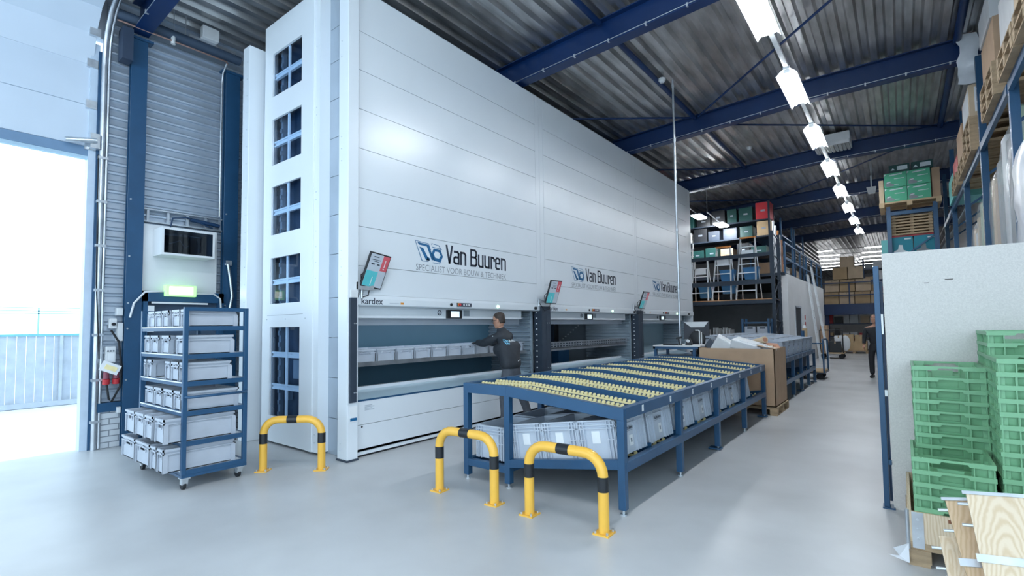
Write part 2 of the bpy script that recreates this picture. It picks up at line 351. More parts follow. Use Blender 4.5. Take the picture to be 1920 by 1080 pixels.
# purlins and tie rods under the deck
def purlin(x, y0, y1, r, label):
    m = MB(); z = zr(x)+.37; m.tube([(x,y0,z),(x,y1,z)], r, 10); tag(m.build('roof_strut', navy), label, 'strut', 'round blue struts between the roof beams')
purlin(-3.62, 2.3, 6.95, .05, 'blue strut left of the pole, running to the nearest roof beam')
purlin(-3.62, 7.15, 11.6, .05, 'blue strut left of the pole, between nearest and second roof beams')
purlin(-3.62, 11.8, 16.35, .05, 'blue strut behind the pole, between second and third roof beams')
purlin(.98, 7.15, 11.6, .06, 'thick blue strut by the pallets, between nearest and second roof beams')
purlin(.98, 11.8, 16.35, .06, 'thick blue strut by the pallets, between second and third roof beams')
def rod(p, q, label):
    m = MB(); m.tube([(p[0],p[1],zr(p[0])+.33),(q[0],q[1],zr(q[0])+.33)], .022, 8); tag(m.build('tie_rod', navy), label, 'rod', 'diagonal roof tie rods')
rod((.9,7.2),(-3.5,11.5),'dark diagonal tie rod crossing behind the first hanging lamps')
rod((-3.6,11.5),(-8.2,7.2),'dark diagonal tie rod behind the pole running left over the lift')
rod((-3.6,12.0),(.9,16.2),'dark diagonal tie rod crossing behind the third hanging lamp')
rod((-3.6,16.3),(-8.2,12.0),'dark diagonal tie rod over the far end of the lift')
rod((.9,16.8),(-3.6,21.1),'dark diagonal tie rod behind the fourth hanging lamp')
rod((-3.6,21.2),(-8.2,16.8),'dark diagonal tie rod above the ladder shelf')

# lamp line
tr = thing('lamp_trunking', 'thin white trunking rail carrying the row of hanging lamps', 'rail', (-1.41, 17, 6.06))
MB().box(-1.445,-1.375,-6.5,31.5,6.035,6.085).build('rail', reflector, tr)
m = MB()
for y in (5.6,8.9,12.0,15.1,18.1,21.2,24.3,27.4): m.tube([(-1.41,y,6.08),(-1.41,y,6.57)], .004, 5)
m.build('suspension_wire', zinc, tr)
for k in (0,2,4): MB().box(-1.49,-1.33,-5.70+3.07*k,-4.06+3.07*k,5.95,6.0).build('lamp_tube', lampon, tr)  # unseen continuation of the lamp row, added to light the foreground
lp = thing('hanging_lamp', '', 'ceiling light', (0,0,0))
m = MB(); m.box(-.05,.05,-.82,.82,.02,.075); m.build('housing', reflector, lp)
m = MB()
for sgn in (-1,1): m.hexa([(sgn*.06,-.8,.03),(sgn*.165,-.84,-.085),(sgn*.165,.84,-.085),(sgn*.06,.8,.03),(sgn*.06,-.8,.036),(sgn*.17,-.84,-.079),(sgn*.17,.84,-.079),(sgn*.06,.8,.036)])
m.build('reflector', reflector, lp)
for sgn in (-1,1):
    m = MB(); m.tube([(sgn*.085,-.78,-.03),(sgn*.085,.78,-.03)], .022, 10); m.build('lamp_tube', lampon, lp)
MB().box(-.050,.050,-.79,.79,-.03,.018).build('lamp_base', reflector, lp)
for k in range(8):
    place(lp, (-1.41, 7.40+3.07*k, 5.98), ['lit lamp nearest the camera, cut by the top edge of the picture','second lit lamp from the camera in the hanging row','third lit lamp in the row, just before the ceiling air unit','fourth lit lamp, just beyond the ceiling air unit','fifth lit lamp counted from the camera','sixth lit lamp counted from the camera','second farthest lit lamp of the hanging row','farthest lit lamp of the hanging row'][k], 'row of hanging lamps over the aisle')
# hall left open behind the camera so the sky lights the scene
# small ceiling things
def disc(x, y, z, label, r=.07):
    t = thing('smoke_detector', label, 'detector', (x,y,z)); m = MB(); m.tube([(x,y,z+.02),(x,y,z+.06)], r, 16); m.build('base', offwhite, t)
    m = MB(); m.tube([(x,y,z-.015),(x,y,z+.022)], [r*.6,r*.85], 16); m.build('sensor', offwhite, t)
disc(-3.52, 9.35, 6.33, 'white smoke detector beside the top of the pole')
disc(-3.1, 14.6, 6.35, 'small white smoke detector right of the pole under the ribbed roof')
t = thing('sensor_box', 'white box hanging from the roof at the right end of the fourth roof beam', 'sensor', (-.62,20.9,6.1))
MB().taper(-.62,20.9,5.98,6.2,.10,.08,.14,.1).build('housing', offwhite, t); MB().box(-.64,-.6,20.88,20.92,6.2,6.62).build('hanger', zinc, t)
t = thing('air_unit', 'white ceiling air unit with louvres between third and fourth lamps', 'air conditioner', (-1.25,15.6,6.3))
MB().box(-1.68,-.85,15.2,16.1,6.28,6.5).build('casing', offwhite, t, bev=.01)
m = MB()
for k in range(5): m.box(-1.63+.085*k,-1.57+.085*k,15.26,16.04,6.235,6.275)
for k in range(4): m.box(-1.20+.085*k,-1.14+.085*k,15.26,16.04,6.235,6.275)
m.build('louvre', mat('louvre_grey', (.35,.36,.37), .5), t)
MB().box(-1.66,-.87,15.22,15.24,6.2,6.29).build('front_flap', offwhite, t)
t = thing('service_pole', 'thin galvanised pole from the workstation up to the ribbed roof', 'pole', (-3.42,9.66,0))
m = MB(); m.tube([(-3.42,9.66,1.13),(-3.42,9.66,6.5)], .022, 10); m.build('pipe', galv, t)
m = MB()
for z in (2.2,3.4,5.2,6.3): m.tube([(-3.42,9.66,z),(-3.42,9.66,z+.05)], .03, 10)
m.build('coupling', zinc, t)
# pipes, tray and junction box high on the left wall
t = thing('wall_pipe', 'dark insulated pipe bundle with copper pipe running high along the left wall', 'pipe', (-8.3,2.6,5.8))
m = MB(); m.tube([(-8.28,1.9,5.90),(-8.28,3.5,5.90)], .07, 12); m.build('insulated_pipe', mat('dark_insulation', (.05,.08,.13), .6), t)
m = MB(); m.tube([(-8.24,1.9,5.79),(-8.24,3.28,5.79),(-8.26,3.31,5.77)], .012, 8); m.build('copper_pipe', mat('copper', (.45,.28,.24), .35, .5), t); m = MB(); m.tube([(-8.26,3.30,5.77),(-8.42,3.31,5.68),(-8.44,3.30,5.5),(-8.44,3.30,3.35)], .014, 8); m.build('down_pipe', zinc, t)
m = MB(); m.tube([(-8.25,2.56,5.75),(-8.25,2.56,5.9)], .03, 10); m.build('clamp', offwhite, t)
t = thing('junction_box', 'white junction box on the cable tray high above the ribbed wall', 'box', (-8.2,3.02,6.05))
MB().box(-8.22,-8.12,2.9,3.13,5.98,6.17).build('casing', offwhite, t, bev=.01); MB().box(-8.24,-8.2,2.75,3.4,5.94,5.98).build('rail', galv, t)
m = MB(); m.tube([(-8.2,2.55,5.95),(-8.2,2.55,6.35)], .006, 6); m.tube([(-8.2,2.7,5.95),(-8.2,2.7,6.35)], .006, 6); m.build('hanger', zinc, t)
# cable ladder, white board, cabinet, exit sign on the left wall
t = thing('cable_ladder', 'galvanised cable ladder along the left wall above the white cabinet', 'cable tray', (-8.47,2.8,3.1))
m = MB()
for z in (3.12,3.3): m.box(-8.52,-8.44,2.31,3.34,z,z+.02)
for y in (2.35,2.6,2.85,3.1,3.3): m.box(-8.50,-8.46,y,y+.03,3.12,3.32)
m.build('ladder_frame', galv, t)
m = MB(); m.tube([(-8.46,2.9,3.24),(-8.44,3.1,3.22),(-8.45,3.3,3.2)], .03, 8); m.tube([(-8.44,2.62,2.99),(-8.43,2.66,3.22),(-8.43,2.85,3.26),(-8.43,3.2,3.15)], .01, 6); m.build('cables', tpan, t)
tag(MB().box(-8.50,-8.46,2.305,3.28,2.135,3.095).build('wall_board', whitep, bev=.004), 'flat white board on the wall under the cable ladder, behind the cabinet', 'board')
t = thing('wall_cabinet', 'white wall cabinet with dark glass front, above the exit sign', 'cabinet', (-8.28,2.77,2.65))
m = MB()
m.box(-8.46,-8.10,2.43,3.11,2.63,2.66); m.box(-8.46,-8.10,2.43,3.11,2.99,3.02); m.box(-8.46,-8.10,2.43,2.46,2.66,2.99); m.box(-8.46,-8.10,3.08,3.11,2.66,2.99); m.box(-8.46,-8.42,2.46,3.08,2.66,2.99)
m.build('casing', whitep, t); MB().box(-8.108,-8.102,2.46,3.08,2.66,2.99).build('glass_door', clearp, t)
MB().box(-8.40,-8.2,2.50,2.8,2.67,2.92).build('recorder', black, t); MB().box(-8.41,-8.3,2.85,3.06,2.67,2.97).build('switch_panel', dark, t)
m = MB(); m.tube([(-8.2,2.55,2.8),(-8.18,2.68,2.86),(-8.18,2.74,2.76),(-8.2,2.8,2.8)], .006, 6); m.tube([(-8.19,2.5,2.93),(-8.17,2.7,2.95),(-8.19,2.95,2.93)], .005, 6); m.build('patch_cable', offwhite, t)
t = thing('exit_sign', 'lit green and white exit light over the dark doorway behind the cart', 'exit sign', (-8.33,2.75,2.06))
MB().box(-8.40,-8.30,2.55,2.95,2.06,2.225).build('housing', mat('exit_green', (.35,.75,.30), .4, emit=(.45,1,.35), es=.7), t, bev=.01)
MB().box(-8.30,-8.295,2.60,2.90,2.09,2.20).build('lit_panel', mat('exit_lit', (.9,1,.85), .4, emit=(.9,1,.8), es=2.2), t)
t = thing('roller_doorway', 'dark blue framed doorway in the left wall behind the crate cart', 'doorway', (-8.45,2.8,0))
m = MB(); m.box(-8.48,-8.36,2.31,2.36,0,2.13); m.box(-8.48,-8.36,3.28,3.35,0,2.13); m.box(-8.48,-8.36,2.31,3.35,1.98,2.13); m.build('frame', tblue, t)
m = MB(); m.box(-8.50,-8.46,2.36,3.28,0,1.98)
for k in range(12): m.box(-8.46,-8.452,2.36,3.28,.1+.155*k,.11+.155*k)
m.build('dark_leaf', mat('dark_door_leaf', (.05,.085,.14), .45), t)
MB().box(-8.36,-8.34,2.4,3.12,1.95,1.975).build('white_strip', whitep, t); MB().box(-8.36,-8.33,2.36,2.43,1.55,1.92).build('white_post', whitep, t)
m = MB(); m.tube([(-8.37,2.16,1.75),(-8.36,2.2,1.95),(-8.35,2.32,2.11),(-8.35,2.55,2.13)], .014, 8); m.tube([(-8.35,2.95,2.11),(-8.35,3.2,2.12),(-8.36,3.3,2.05),(-8.36,3.33,1.7)], .014, 8); m.build('conduit', offwhite, t)
t = thing('conduit_elbow', 'pale angled conduit on the dark column left of the lift back post', 'conduit', (-8.36,3.45,2.2))
m = MB(); m.tube([(-8.35,3.40,2.6),(-8.35,3.44,2.35),(-8.35,3.47,2.1),(-8.35,3.42,1.8)], .022, 8); m.build('pipe', zinc, t); MB().box(-8.38,-8.35,3.38,3.46,2.58,2.66).build('clamp', zinc, t)
# switch gear beside the door
def sw(y0,y1,z0,z1,name,label,m_=offwhite,x=-8.43):
    t = thing(name, label, 'switch', (-8.5,(y0+y1)/2,z0)); MB().box(-8.525,x,y0,y1,z0,z1).build('casing', m_, t, bev=.006); return t
sw(2.03,2.10,1.78,1.88,'junction_box','small grey junction box highest beside the blue column near the door')
t = sw(1.955,2.035,1.60,1.74,'socket_box','grey socket box with round knob beside the door track'); m = MB(); m.tube([(-8.43,1.995,1.66),(-8.40,1.995,1.66)], .022, 10); m.build('knob', black, t)
sw(2.04,2.105,1.43,1.68,'distribution_box','tall white box touching the blue column beside the door')
t = sw(1.925,2.03,1.14,1.36,'door_control','white door control box with buttons beside the track')
for k in range(3): MB().tube([(-8.43,1.945+.03*k,1.30),(-8.42,1.945+.03*k,1.30)], .01, 8).build('button', dark, t)
MB().box(-8.43,-8.428,1.945,2.01,1.16,1.27).build('instruction_label', paper, t)
t = thing('hanging_card', 'tilted white and yellow card hanging over the red plugs', 'card', (-8.4,1.97,1.02)); m = MB(); m.bar((-8.40,1.87,1.12),(-8.38,2.06,1.03), .012, .13, up=(0,.4,1)); m.build('card', paper, t); m = MB(); m.bar((-8.389,1.91,1.10),(-8.370,2.03,1.045), .006, .06, up=(0,.4,1)); m.build('yellow_print', wheel, t)
for nm, y, lab in (('power_plug',1.93,'left red power plug hanging below the tilted card'),('power_plug',2.035,'right red power plug hanging below the tilted card')):
    t = thing(nm, lab, 'plug', (-8.42,y,.85), 'red plugs beside the door'); m = MB(); m.tube([(-8.42,y,.86),(-8.41,y,.93)], .04, 10); m.build('socket', red, t); m = MB(); m.tube([(-8.41,y,.93),(-8.42,y,1.02)], [.036,.03], 10); m.build('grip', mat('dark_red_grip', (.22,.05,.08), .5), t)
m = MB(); m.tube([(-8.41,1.935,.86),(-8.40,1.96,.66),(-8.40,1.99,.62),(-8.40,2.08,.82),(-8.41,2.09,1.1),(-8.43,2.06,1.42),(-8.42,1.97,1.58)], .013, 8); tag(m.build('power_cable', rubber), 'black cable looping below the red plugs up to the socket box', 'cable')
tag(MB().box(-8.5,-8.42,2.06,2.10,.46,.54).build('junction_box', offwhite, bev=.005), 'tiny grey box at the corner of the brick plinth', 'box')
# outside: timber fence and glazed screen beyond the open door
fencem = mat('pale_fence_boards', (.46,.50,.55), .7, 0, .1, 5)
t = thing('board_fence', 'pale vertical board fence outside the open door', 'fence', (-14.5,0,0))
m = MB(); y = -7
while y < 8: m.box(-14.53,-14.5,y,y+.135,.1,1.49); y += .145
m.build('boards', fencem, t)
m = MB(); y = -7
while y < 8: m.box(-14.48,-14.42,y,y+.05,.0,1.5); y += 1.9
m.build('post', fencem, t)
MB().box(-14.52,-14.40,-7,8,0,.1).build('base_beam', fencem, t); MB().box(-14.54,-14.47,-7,8,1.49,1.535).build('cap_rail', mat('teal_rail', (.18,.48,.55), .5), t)
t = thing('glass_screen', 'faint glazed screen rails above the board fence', 'screen', (-14.9,0,1.5))
m = MB()
for z in (1.97,2.03,2.1): m.box(-14.92,-14.9,-7,8,z,z+.015)
m.build('rail', mat('pale_teal_rail', (.40,.66,.72), .5), t)
m = MB()
for y in (-5,-2.5,0,2.2,4.6): m.box(-14.92,-14.9,y,y+.03,0,2.1)
m.build('post', mat('pale_teal_rail', (.40,.66,.72), .5), t)
# ------------------------------------------------------------------ the three storage lifts
FX = -5.23
MOD = [(3.58,7.41,7.67),(7.67,11.62,11.82),(11.82,15.61,16.0)]
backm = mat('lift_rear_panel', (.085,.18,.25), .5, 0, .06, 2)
backl = mat('pale_blue_rear_panel', (.36,.50,.58), .4, 0, .04, 2)
sillm = mat('pale_blue_sill', (.50,.66,.76), .2, 0, .03, 2)
ribm = mat('ribbed_side_sheet', (.33,.40,.46), .4, .3, .05, 3)
seamm = mat('panel_seam_shadow_gap', (.25,.28,.32), .6)
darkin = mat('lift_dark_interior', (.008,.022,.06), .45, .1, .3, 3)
roomy = ['nearest white storage lift, with the man picking at its open front', 'middle white storage lift, second company sign on its front', 'farthest white storage lift, third company sign beside the pole']
TOP = 5.87
for i, (y0, y1, y2) in enumerate(MOD):
    t = thing('storage_lift', roomy[i], 'storage lift', (-6.2,(y0+y2)/2,0))
    # panelled fascia: half metre panels with narrow gaps
    m = MB(); zs = [1.972,2.332,2.82,3.3,3.8,4.3,4.8,5.3,TOP]
    for k in range(len(zs)-1): m.box(FX-.03, FX, y0, y1-.003, zs[k]+.003, zs[k+1]-.003)
    m.box(FX-.03, FX-.002, y1+.003, (y1+y2)/2-.002, 1.972, TOP); m.box(FX-.03, FX-.002, (y1+y2)/2+.002, y2-.003, 1.972, TOP)
    m.build('front_panels', white, t)
    MB().box(FX-.08, FX-.03, y0, y2, 1.95, TOP-.01).build('panel_backing', seamm, t)
    m = MB(); m.prism([(FX-.1,1.972),(FX+.012,1.972),(FX+.02,1.93),(FX+.02,1.85),(FX-.0,1.838),(FX-.1,1.838)], 'y', y0, y2-.004); hd = m.build('header_rail', white, t, bev=.004)
    # brand text, controls on the header
    lettering('kardex', (FX+.02,y0+.075,1.858),(0,1,0),(0,0,1),.32,.082,.012).build('brand_lettering', ink, hd)
    MB().box(FX+.02,FX+.0215,y0+.50,y0+.66,1.876,1.884).build('faint_line', greypaint, hd); MB().box(FX+.02,FX+.023,y0+.68,y0+.73,1.868,1.893).build('orange_mark', mat('orange_mark', (.75,.30,.05), .5), hd)
    cy = y0+1.70
    m = MB(); m.tube([(FX+.02,cy-.09,1.892),(FX+.035,cy-.09,1.892)], .022, 14); m.build('black_knob', black, hd)
    k = MB().box(FX+.02,FX+.032,cy+.03,cy+.34,1.868,1.922).build('switch_plate', mat('switch_plate_dark', (.06,.07,.10), .4), hd)
    MB().box(FX+.032,FX+.034,cy+.04,cy+.10,1.873,1.917).build('emergency_plate', yellow, hd)
    m = MB(); m.tube([(FX+.034,cy+.07,1.895),(FX+.06,cy+.07,1.895)], .018, 12); m.build('emergency_stop', red, hd)
    m = MB()
    for q in range(3): m.tube([(FX+.032,cy+.17+.055*q,1.895),(FX+.037,cy+.17+.055*q,1.895)], .016, 12)
    m.build('push_button', [offwhite], hd)
    m = MB(); m.tube([(FX+.02,cy+.98,1.888),(FX+.045,cy+.98,1.888)], [.028,.022], 14); m.build('status_light', mat('lit_status', (.7,1,.75), .3, emit=(.6,1,.7), es=1.2), hd)
    m = MB(); m.tube([(FX+.02,y1-.10,1.888),(FX+.05,y1-.10,1.888)], .026, 14); m.build('key_switch', black, hd)
    # lower edge of the header, recessed strip and control screen
    MB().box(-5.50, -5.33, y0, y1-.35, 1.69, 1.838).build('access_cover', white, t, bev=.004)
    MB().box(-5.72, -5.50, y0, y1-.2, 1.60, 1.70).build('upper_liner', greypaint, t)
    cp = MB().box(-5.33,-5.295,y0+1.62,y0+1.93,1.692,1.818).build('control_panel', black, t, bev=.004)
    MB().box(-5.295,-5.293,y0+1.69,y0+1.87,1.71,1.80).build('screen', mat('lit_control_screen', (.6,.7,.78), .3, emit=(.6,.75,.85), es=.8), cp)
    m = MB(); m.box(-5.33,-5.326,y0+2.0,y0+2.13,1.73,1.82); m.build('notice_label', mat('notice_grey', (.30,.34,.38), .5), t)
    m = MB(); R = .034
    m.tube([(-5.326,y0+1.49+R*math.cos(q*PI/8),1.775+R*math.sin(q*PI/8)) for q in range(17)], .005, 6); m.bar((-5.326,y0+1.468,1.752),(-5.326,y0+1.512,1.798),.006,.004); m.build('warning_symbol', ink, t)
    # opening
    bk = -6.35 if i == 0 else (-6.05 if i == 2 else -7.6)
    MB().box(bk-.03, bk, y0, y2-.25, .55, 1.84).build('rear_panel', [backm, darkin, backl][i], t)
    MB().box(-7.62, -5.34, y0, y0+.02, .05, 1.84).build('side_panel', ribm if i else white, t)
    m = MB(); m.box(-6.6,-5.34,y1-.04,y1-.0,.6,1.84)
    for q in range(15): m.prism([(y1-.04,.64+.08*q),(y1-.075,.66+.08*q),(y1-.075,.685+.08*q),(y1-.04,.705+.08*q)], 'x', -6.6, -5.36)
    m.build('ribbed_side_panel', ribm, t)
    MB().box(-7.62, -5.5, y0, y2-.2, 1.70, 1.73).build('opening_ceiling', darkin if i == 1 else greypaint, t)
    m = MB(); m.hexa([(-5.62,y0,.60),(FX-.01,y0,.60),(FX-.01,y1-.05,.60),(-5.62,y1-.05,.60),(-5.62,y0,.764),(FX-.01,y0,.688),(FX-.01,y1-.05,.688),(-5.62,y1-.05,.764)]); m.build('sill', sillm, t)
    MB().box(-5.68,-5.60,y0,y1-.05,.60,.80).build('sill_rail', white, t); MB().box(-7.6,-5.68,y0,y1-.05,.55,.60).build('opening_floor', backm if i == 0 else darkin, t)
    MB().box(FX-.012, FX+.004, y0, y1-.05, .672, .692).build('sill_trim', tblue, t)
    # tray
    tz = 1.12
    m = MB(); m.box(-6.25,-5.42,y0+.03,y1-.10,tz-.02,tz); m.box(-5.435,-5.41,y0+.03,y1-.10,tz-.045,tz+.012)
    if i == 1:
        m.box(-5.437,-5.41,y0+.03,y1-.10,tz,tz+.13); tr_ = m.build('tray', galv, t); m = MB()
        for q in range(34):
            for zz in (.03,.08): m.box(-5.412,-5.407,y0+.12+.108*q,y0+.18+.108*q,tz+zz,tz+zz+.022)
        m.build('tray_slot', dark, tr_)
        for yy in (y0+.9,y0+1.9,y0+2.9): MB().box(-7.3,-7.1,yy,yy+.06,.6,1.70).build('inner_upright', tblue, t)
        for zz in (.8,.95,1.3,1.45): MB().box(-7.25,-7.2,y0+.1,y0+.9,zz,zz+.05).build('inner_rail', tblue, t)
        MB().box(-7.0,-6.8,y0+1.6,y0+1.9,.6,.95).build('inner_motor', tblue, t); MB().box(-6.9,-6.7,y0+2.7,y0+3.2,.6,1.0).build('inner_motor', tblue, t)
        m = MB()
        for q in range(12): m.box(-7.28+.06*q,-7.24+.06*q,y0+3.15+.03*q,y0+3.17+.03*q,.95+.055*q,.975+.055*q)
        m.build('inner_rack_tooth', zinc, t)
    elif i == 0: m.build('tray', galv, t)
    else: pass
    if i == 0:
        MB().box(-6.3,-6.28,y0,y1-.05,.6,1.1).build('apron', backm, t)
    # lower panels and plinth
    m = MB(); m.box(FX-.03,FX,y0+.02,y1-.003,.392,.672); m.box(FX-.03,FX,y0+.02,y1-.003,.10,.386); m.box(FX-.03,FX-.002,y1+.003,y2-.003,.10,.70); m.build('lower_panels', white, t)
    MB().box(FX-.07,FX-.03,y0,y2,.03,.69).build('lower_backing', seamm, t)
    MB().box(FX-.045,FX-.03,y0,y2,.065,.10).build('kick_strip', greypaint, t); MB().box(FX-.03,FX-.012,y0,y2,.025,.062).build('floor_strip', white, t); MB().box(FX-.06,FX-.03,y0,y2,0,.03).build('plinth_gap', black, t)
    m = MB(); m.tube([(FX,y0+.10,.365),(FX+.004,y0+.10,.365)], .012, 10); m.build('lock', black, t)
    # company sign
    oy = y0+.96
    polys((FX,oy,2.49),(0,1,0),(0,0,1),.50,.275,MARK).build('company_mark', inkb, t); polys((FX,oy-.02,2.49),(0,1,0),(0,0,1),.50,.275,MARKLINE,.0015).build('company_mark_outline', inkb, t)
    square_name((FX,oy+.565,2.497),(0,1,0),(0,0,1),1.40,.275).build('company_name', ink, t)
    lettering('SPECIALIST VOOR BOUW & TECHNIEK',(FX,oy,2.352),(0,1,0),(0,0,1),1.97,.088,-.002).build('company_slogan', inkg, t)
    # black post at the right of the opening (first lift also at the left)
    for py, pw in ([(3.448,.095)] if i == 0 else [])+([(y1+.05,.28)] if i < 2 else []):
        m = MB(); m.box(-5.34 if i or pw > .2 else -5.17,-5.165 if pw > .2 else -5.135,py,py+pw,.685,1.925)
        if pw > .2: m.box(-5.166,-5.161,py+.135,py+.145,.7,1.9)
        if pw > .2:
            m.m = 1
            for q in range(11): m.box(-5.30,-5.27,py-.004,py,.80+.1*q,.82+.1*q)
        pp = m.build('side_post', [dark, paper], t, bev=.004 if pw < .2 else 0)
        m = MB()
        for zz in (.80,1.62): xx = -5.165 if pw > .2 else -5.135; m.tube([(xx,py+pw*.62,zz),(xx+.005,py+pw*.62,zz)], .008, 8); m.tube([(xx,py+pw*.85,zz),(xx+.005,py+pw*.85,zz)], .008, 8)
        m.build('screw', zinc, pp)
    if i == 0:
        # corner column, end casing with windows, roof and side walls
        m = MB(); m.box(-5.36,-5.16,3.43,3.575,.02,TOP); c = m.build('corner_column', white, t, bev=.006)
        m = MB(); m.box(-5.155-.0,-5.152,3.46,3.56,.46,.64); k = m.build('sticker', paper, c); MB().box(-5.153,-5.150,3.465,3.555,.47,.505).build('blue_print', inkb, k)
        m = MB()
        for zz in (.12,.2,2.2,2.3,2.4,2.5,3.6,3.75,3.9,4.9,5.1): m.tube([(-5.30,3.432,zz),(-5.30,3.426,zz)], .008, 6)
        m.build('bolt', zinc, c)
        MB().box(-5.37,-5.15,3.42,3.58,0,.02).build('foot_plate', dark, c)
        m = MB(); zz = .0
        for q, z1 in enumerate((.45,.95,1.45,1.95,2.5,3.0,3.5,4.0,4.5,5.0,5.45,TOP)):
            m.box(-5.80,-5.36,3.545,3.572,zz+.003,z1-.003); m.box(-7.34,-7.14,3.55,3.58,zz+.003,z1-.003); zz = z1
        m.build('recess_panel', mat('brushed_recess_panel', (.42,.49,.57), .3, .35, .05, 2), t)
        e = thing('end_casing', None, None, (-6.5,3.4,0)); e.parent = t; e.location = (Vector((-6.5,3.4,0))-Vector(BASE[t.name])); BASE[e.name] = (-6.5,3.4,0)
        WZ = [(4.875,5.508),(3.88,4.545),(2.884,3.571),(1.916,2.558),(.377,1.592)]
        m = MB(); X0, X1, xa, xb = -7.20, -5.74, -6.975, -6.185
        m.box(X0,xa,3.40,3.43,.03,5.95); m.box(xb,-5.97,3.40,3.43,.03,5.95); lo = .03
        for z0, z1 in sorted(WZ): m.box(xa,xb,3.40,3.43,lo,z0); lo = z1
        m.box(xa,xb,3.40,3.43,lo,5.95); m.box(-5.965,-5.86,3.385,3.43,.03,5.95); m.box(-5.858,-5.74,3.40,3.43,.03,5.95); m.box(-5.76,-5.74,3.43,3.74,.03,5.95); m.box(X0,X0+.02,3.43,3.74,.03,5.95); m.box(X0,-5.74,3.40,3.74,5.95,5.97)
        cs = m.build('casing_panel', white, e); cs.name = 'casing_panel'
        MB().box(xa-.08,xb+.08,3.399,3.3995,1.755,1.760).build('panel_seam', seamm, e)
        m = MB()
        for zz in (.15,.25,2.2,2.4,2.6,2.8,3.2,3.3,4.3,4.4,5.2): m.tube([(-5.81,3.40,zz),(-5.81,3.394,zz)], .008, 6)
        for xx in (-7.06,-6.55,-6.05): m.tube([(xx,3.40,1.70),(xx,3.394,1.70)], .008, 6)
        m.build('bolt', zinc, e)
        for z0, z1 in WZ:
            MB().box(xa,xb,3.424,3.428,z0,z1).build('window_pane', pane, e)
            m = MB(); m.box(-6.60,-6.555,3.432,3.45,z0,z1)
            for fz in ((.42,) if z1-z0 < 1 else (.30,.66)):
                zz = z0+(z1-z0)*fz; m.box(xa,xb,3.434,3.47,zz,zz+.018); m.box(xa,xb,3.434,3.47,zz+.055,zz+.075); m.box(xa,xb,3.45,3.47,zz+.018,zz+.055)
            m.build('window_bar', white, e)
        MB().box(-7.17,-5.78,3.56,3.575,.03,5.9).build('inner_wall', mat('inner_casing_blue', (.02,.045,.09), .4, .2, .4, 3), e)
        m = MB()
        for xx in (-6.92,-6.28): m.box(xx,xx+.06,3.50,3.555,.1,5.9)
        for q in range(36): m.box(-6.90,-6.86,3.48,3.50,.2+.16*q,.26+.16*q)
        m.box(-6.5,-6.35,3.49,3.555,.9,1.15); m.box(-6.72,-6.62,3.49,3.555,.6,.8); m.build('inner_guide', mat('inner_guide_grey', (.22,.28,.35), .4, .4), e)
        m = MB(); m.box(-7.50,-7.30,3.22,3.46,0,5.69); c = m.build('back_column', white, t, bev=.006); m = MB()
        for q in range(22): m.tube([(-7.36,3.219,.2+.25*q),(-7.36,3.214,.2+.25*q)], .006, 6)
        m.build('bolt', zinc, c)
        MB().box(-7.62,-7.2,3.74,3.77,0,TOP-.03).build('end_wall', greypaint, t)
    yc = 3.74 if i == 0 else y0
    MB().box(-8.2,-5.31,yc,y2-.004,TOP-.03,TOP-.005).build('top_cover', greypaint, t); MB().box(-8.2,-8.17,yc,y2-.004,0,TOP-.03).build('rear_wall', greypaint, t)
    lb = MB().box(-5.83,-5.76,y0+.1,y1-.3,1.675,1.698).build('opening_lamp', mat('lit_opening_strip', (1,1,1), .4, emit=(.82,.92,1), es=5), t)
    if i == 2:
        MB().box(-8.2,FX-.001,15.97,16.0,0,TOP).build('end_wall', white, t); MB().box(-6.05,-5.45,y0,y1-.1,1.62,1.70).build('lit_cover', white, t)
m = MB()
for q in range(4): m.box(FX,FX+.001,3.72+.0*q,3.86-.03*(q%2),.555+.018*q,.566+.018*q)
k = m.build('rating_label', mat('rating_print', (.45,.5,.56), .5), bpy.data.objects['storage_lift'])

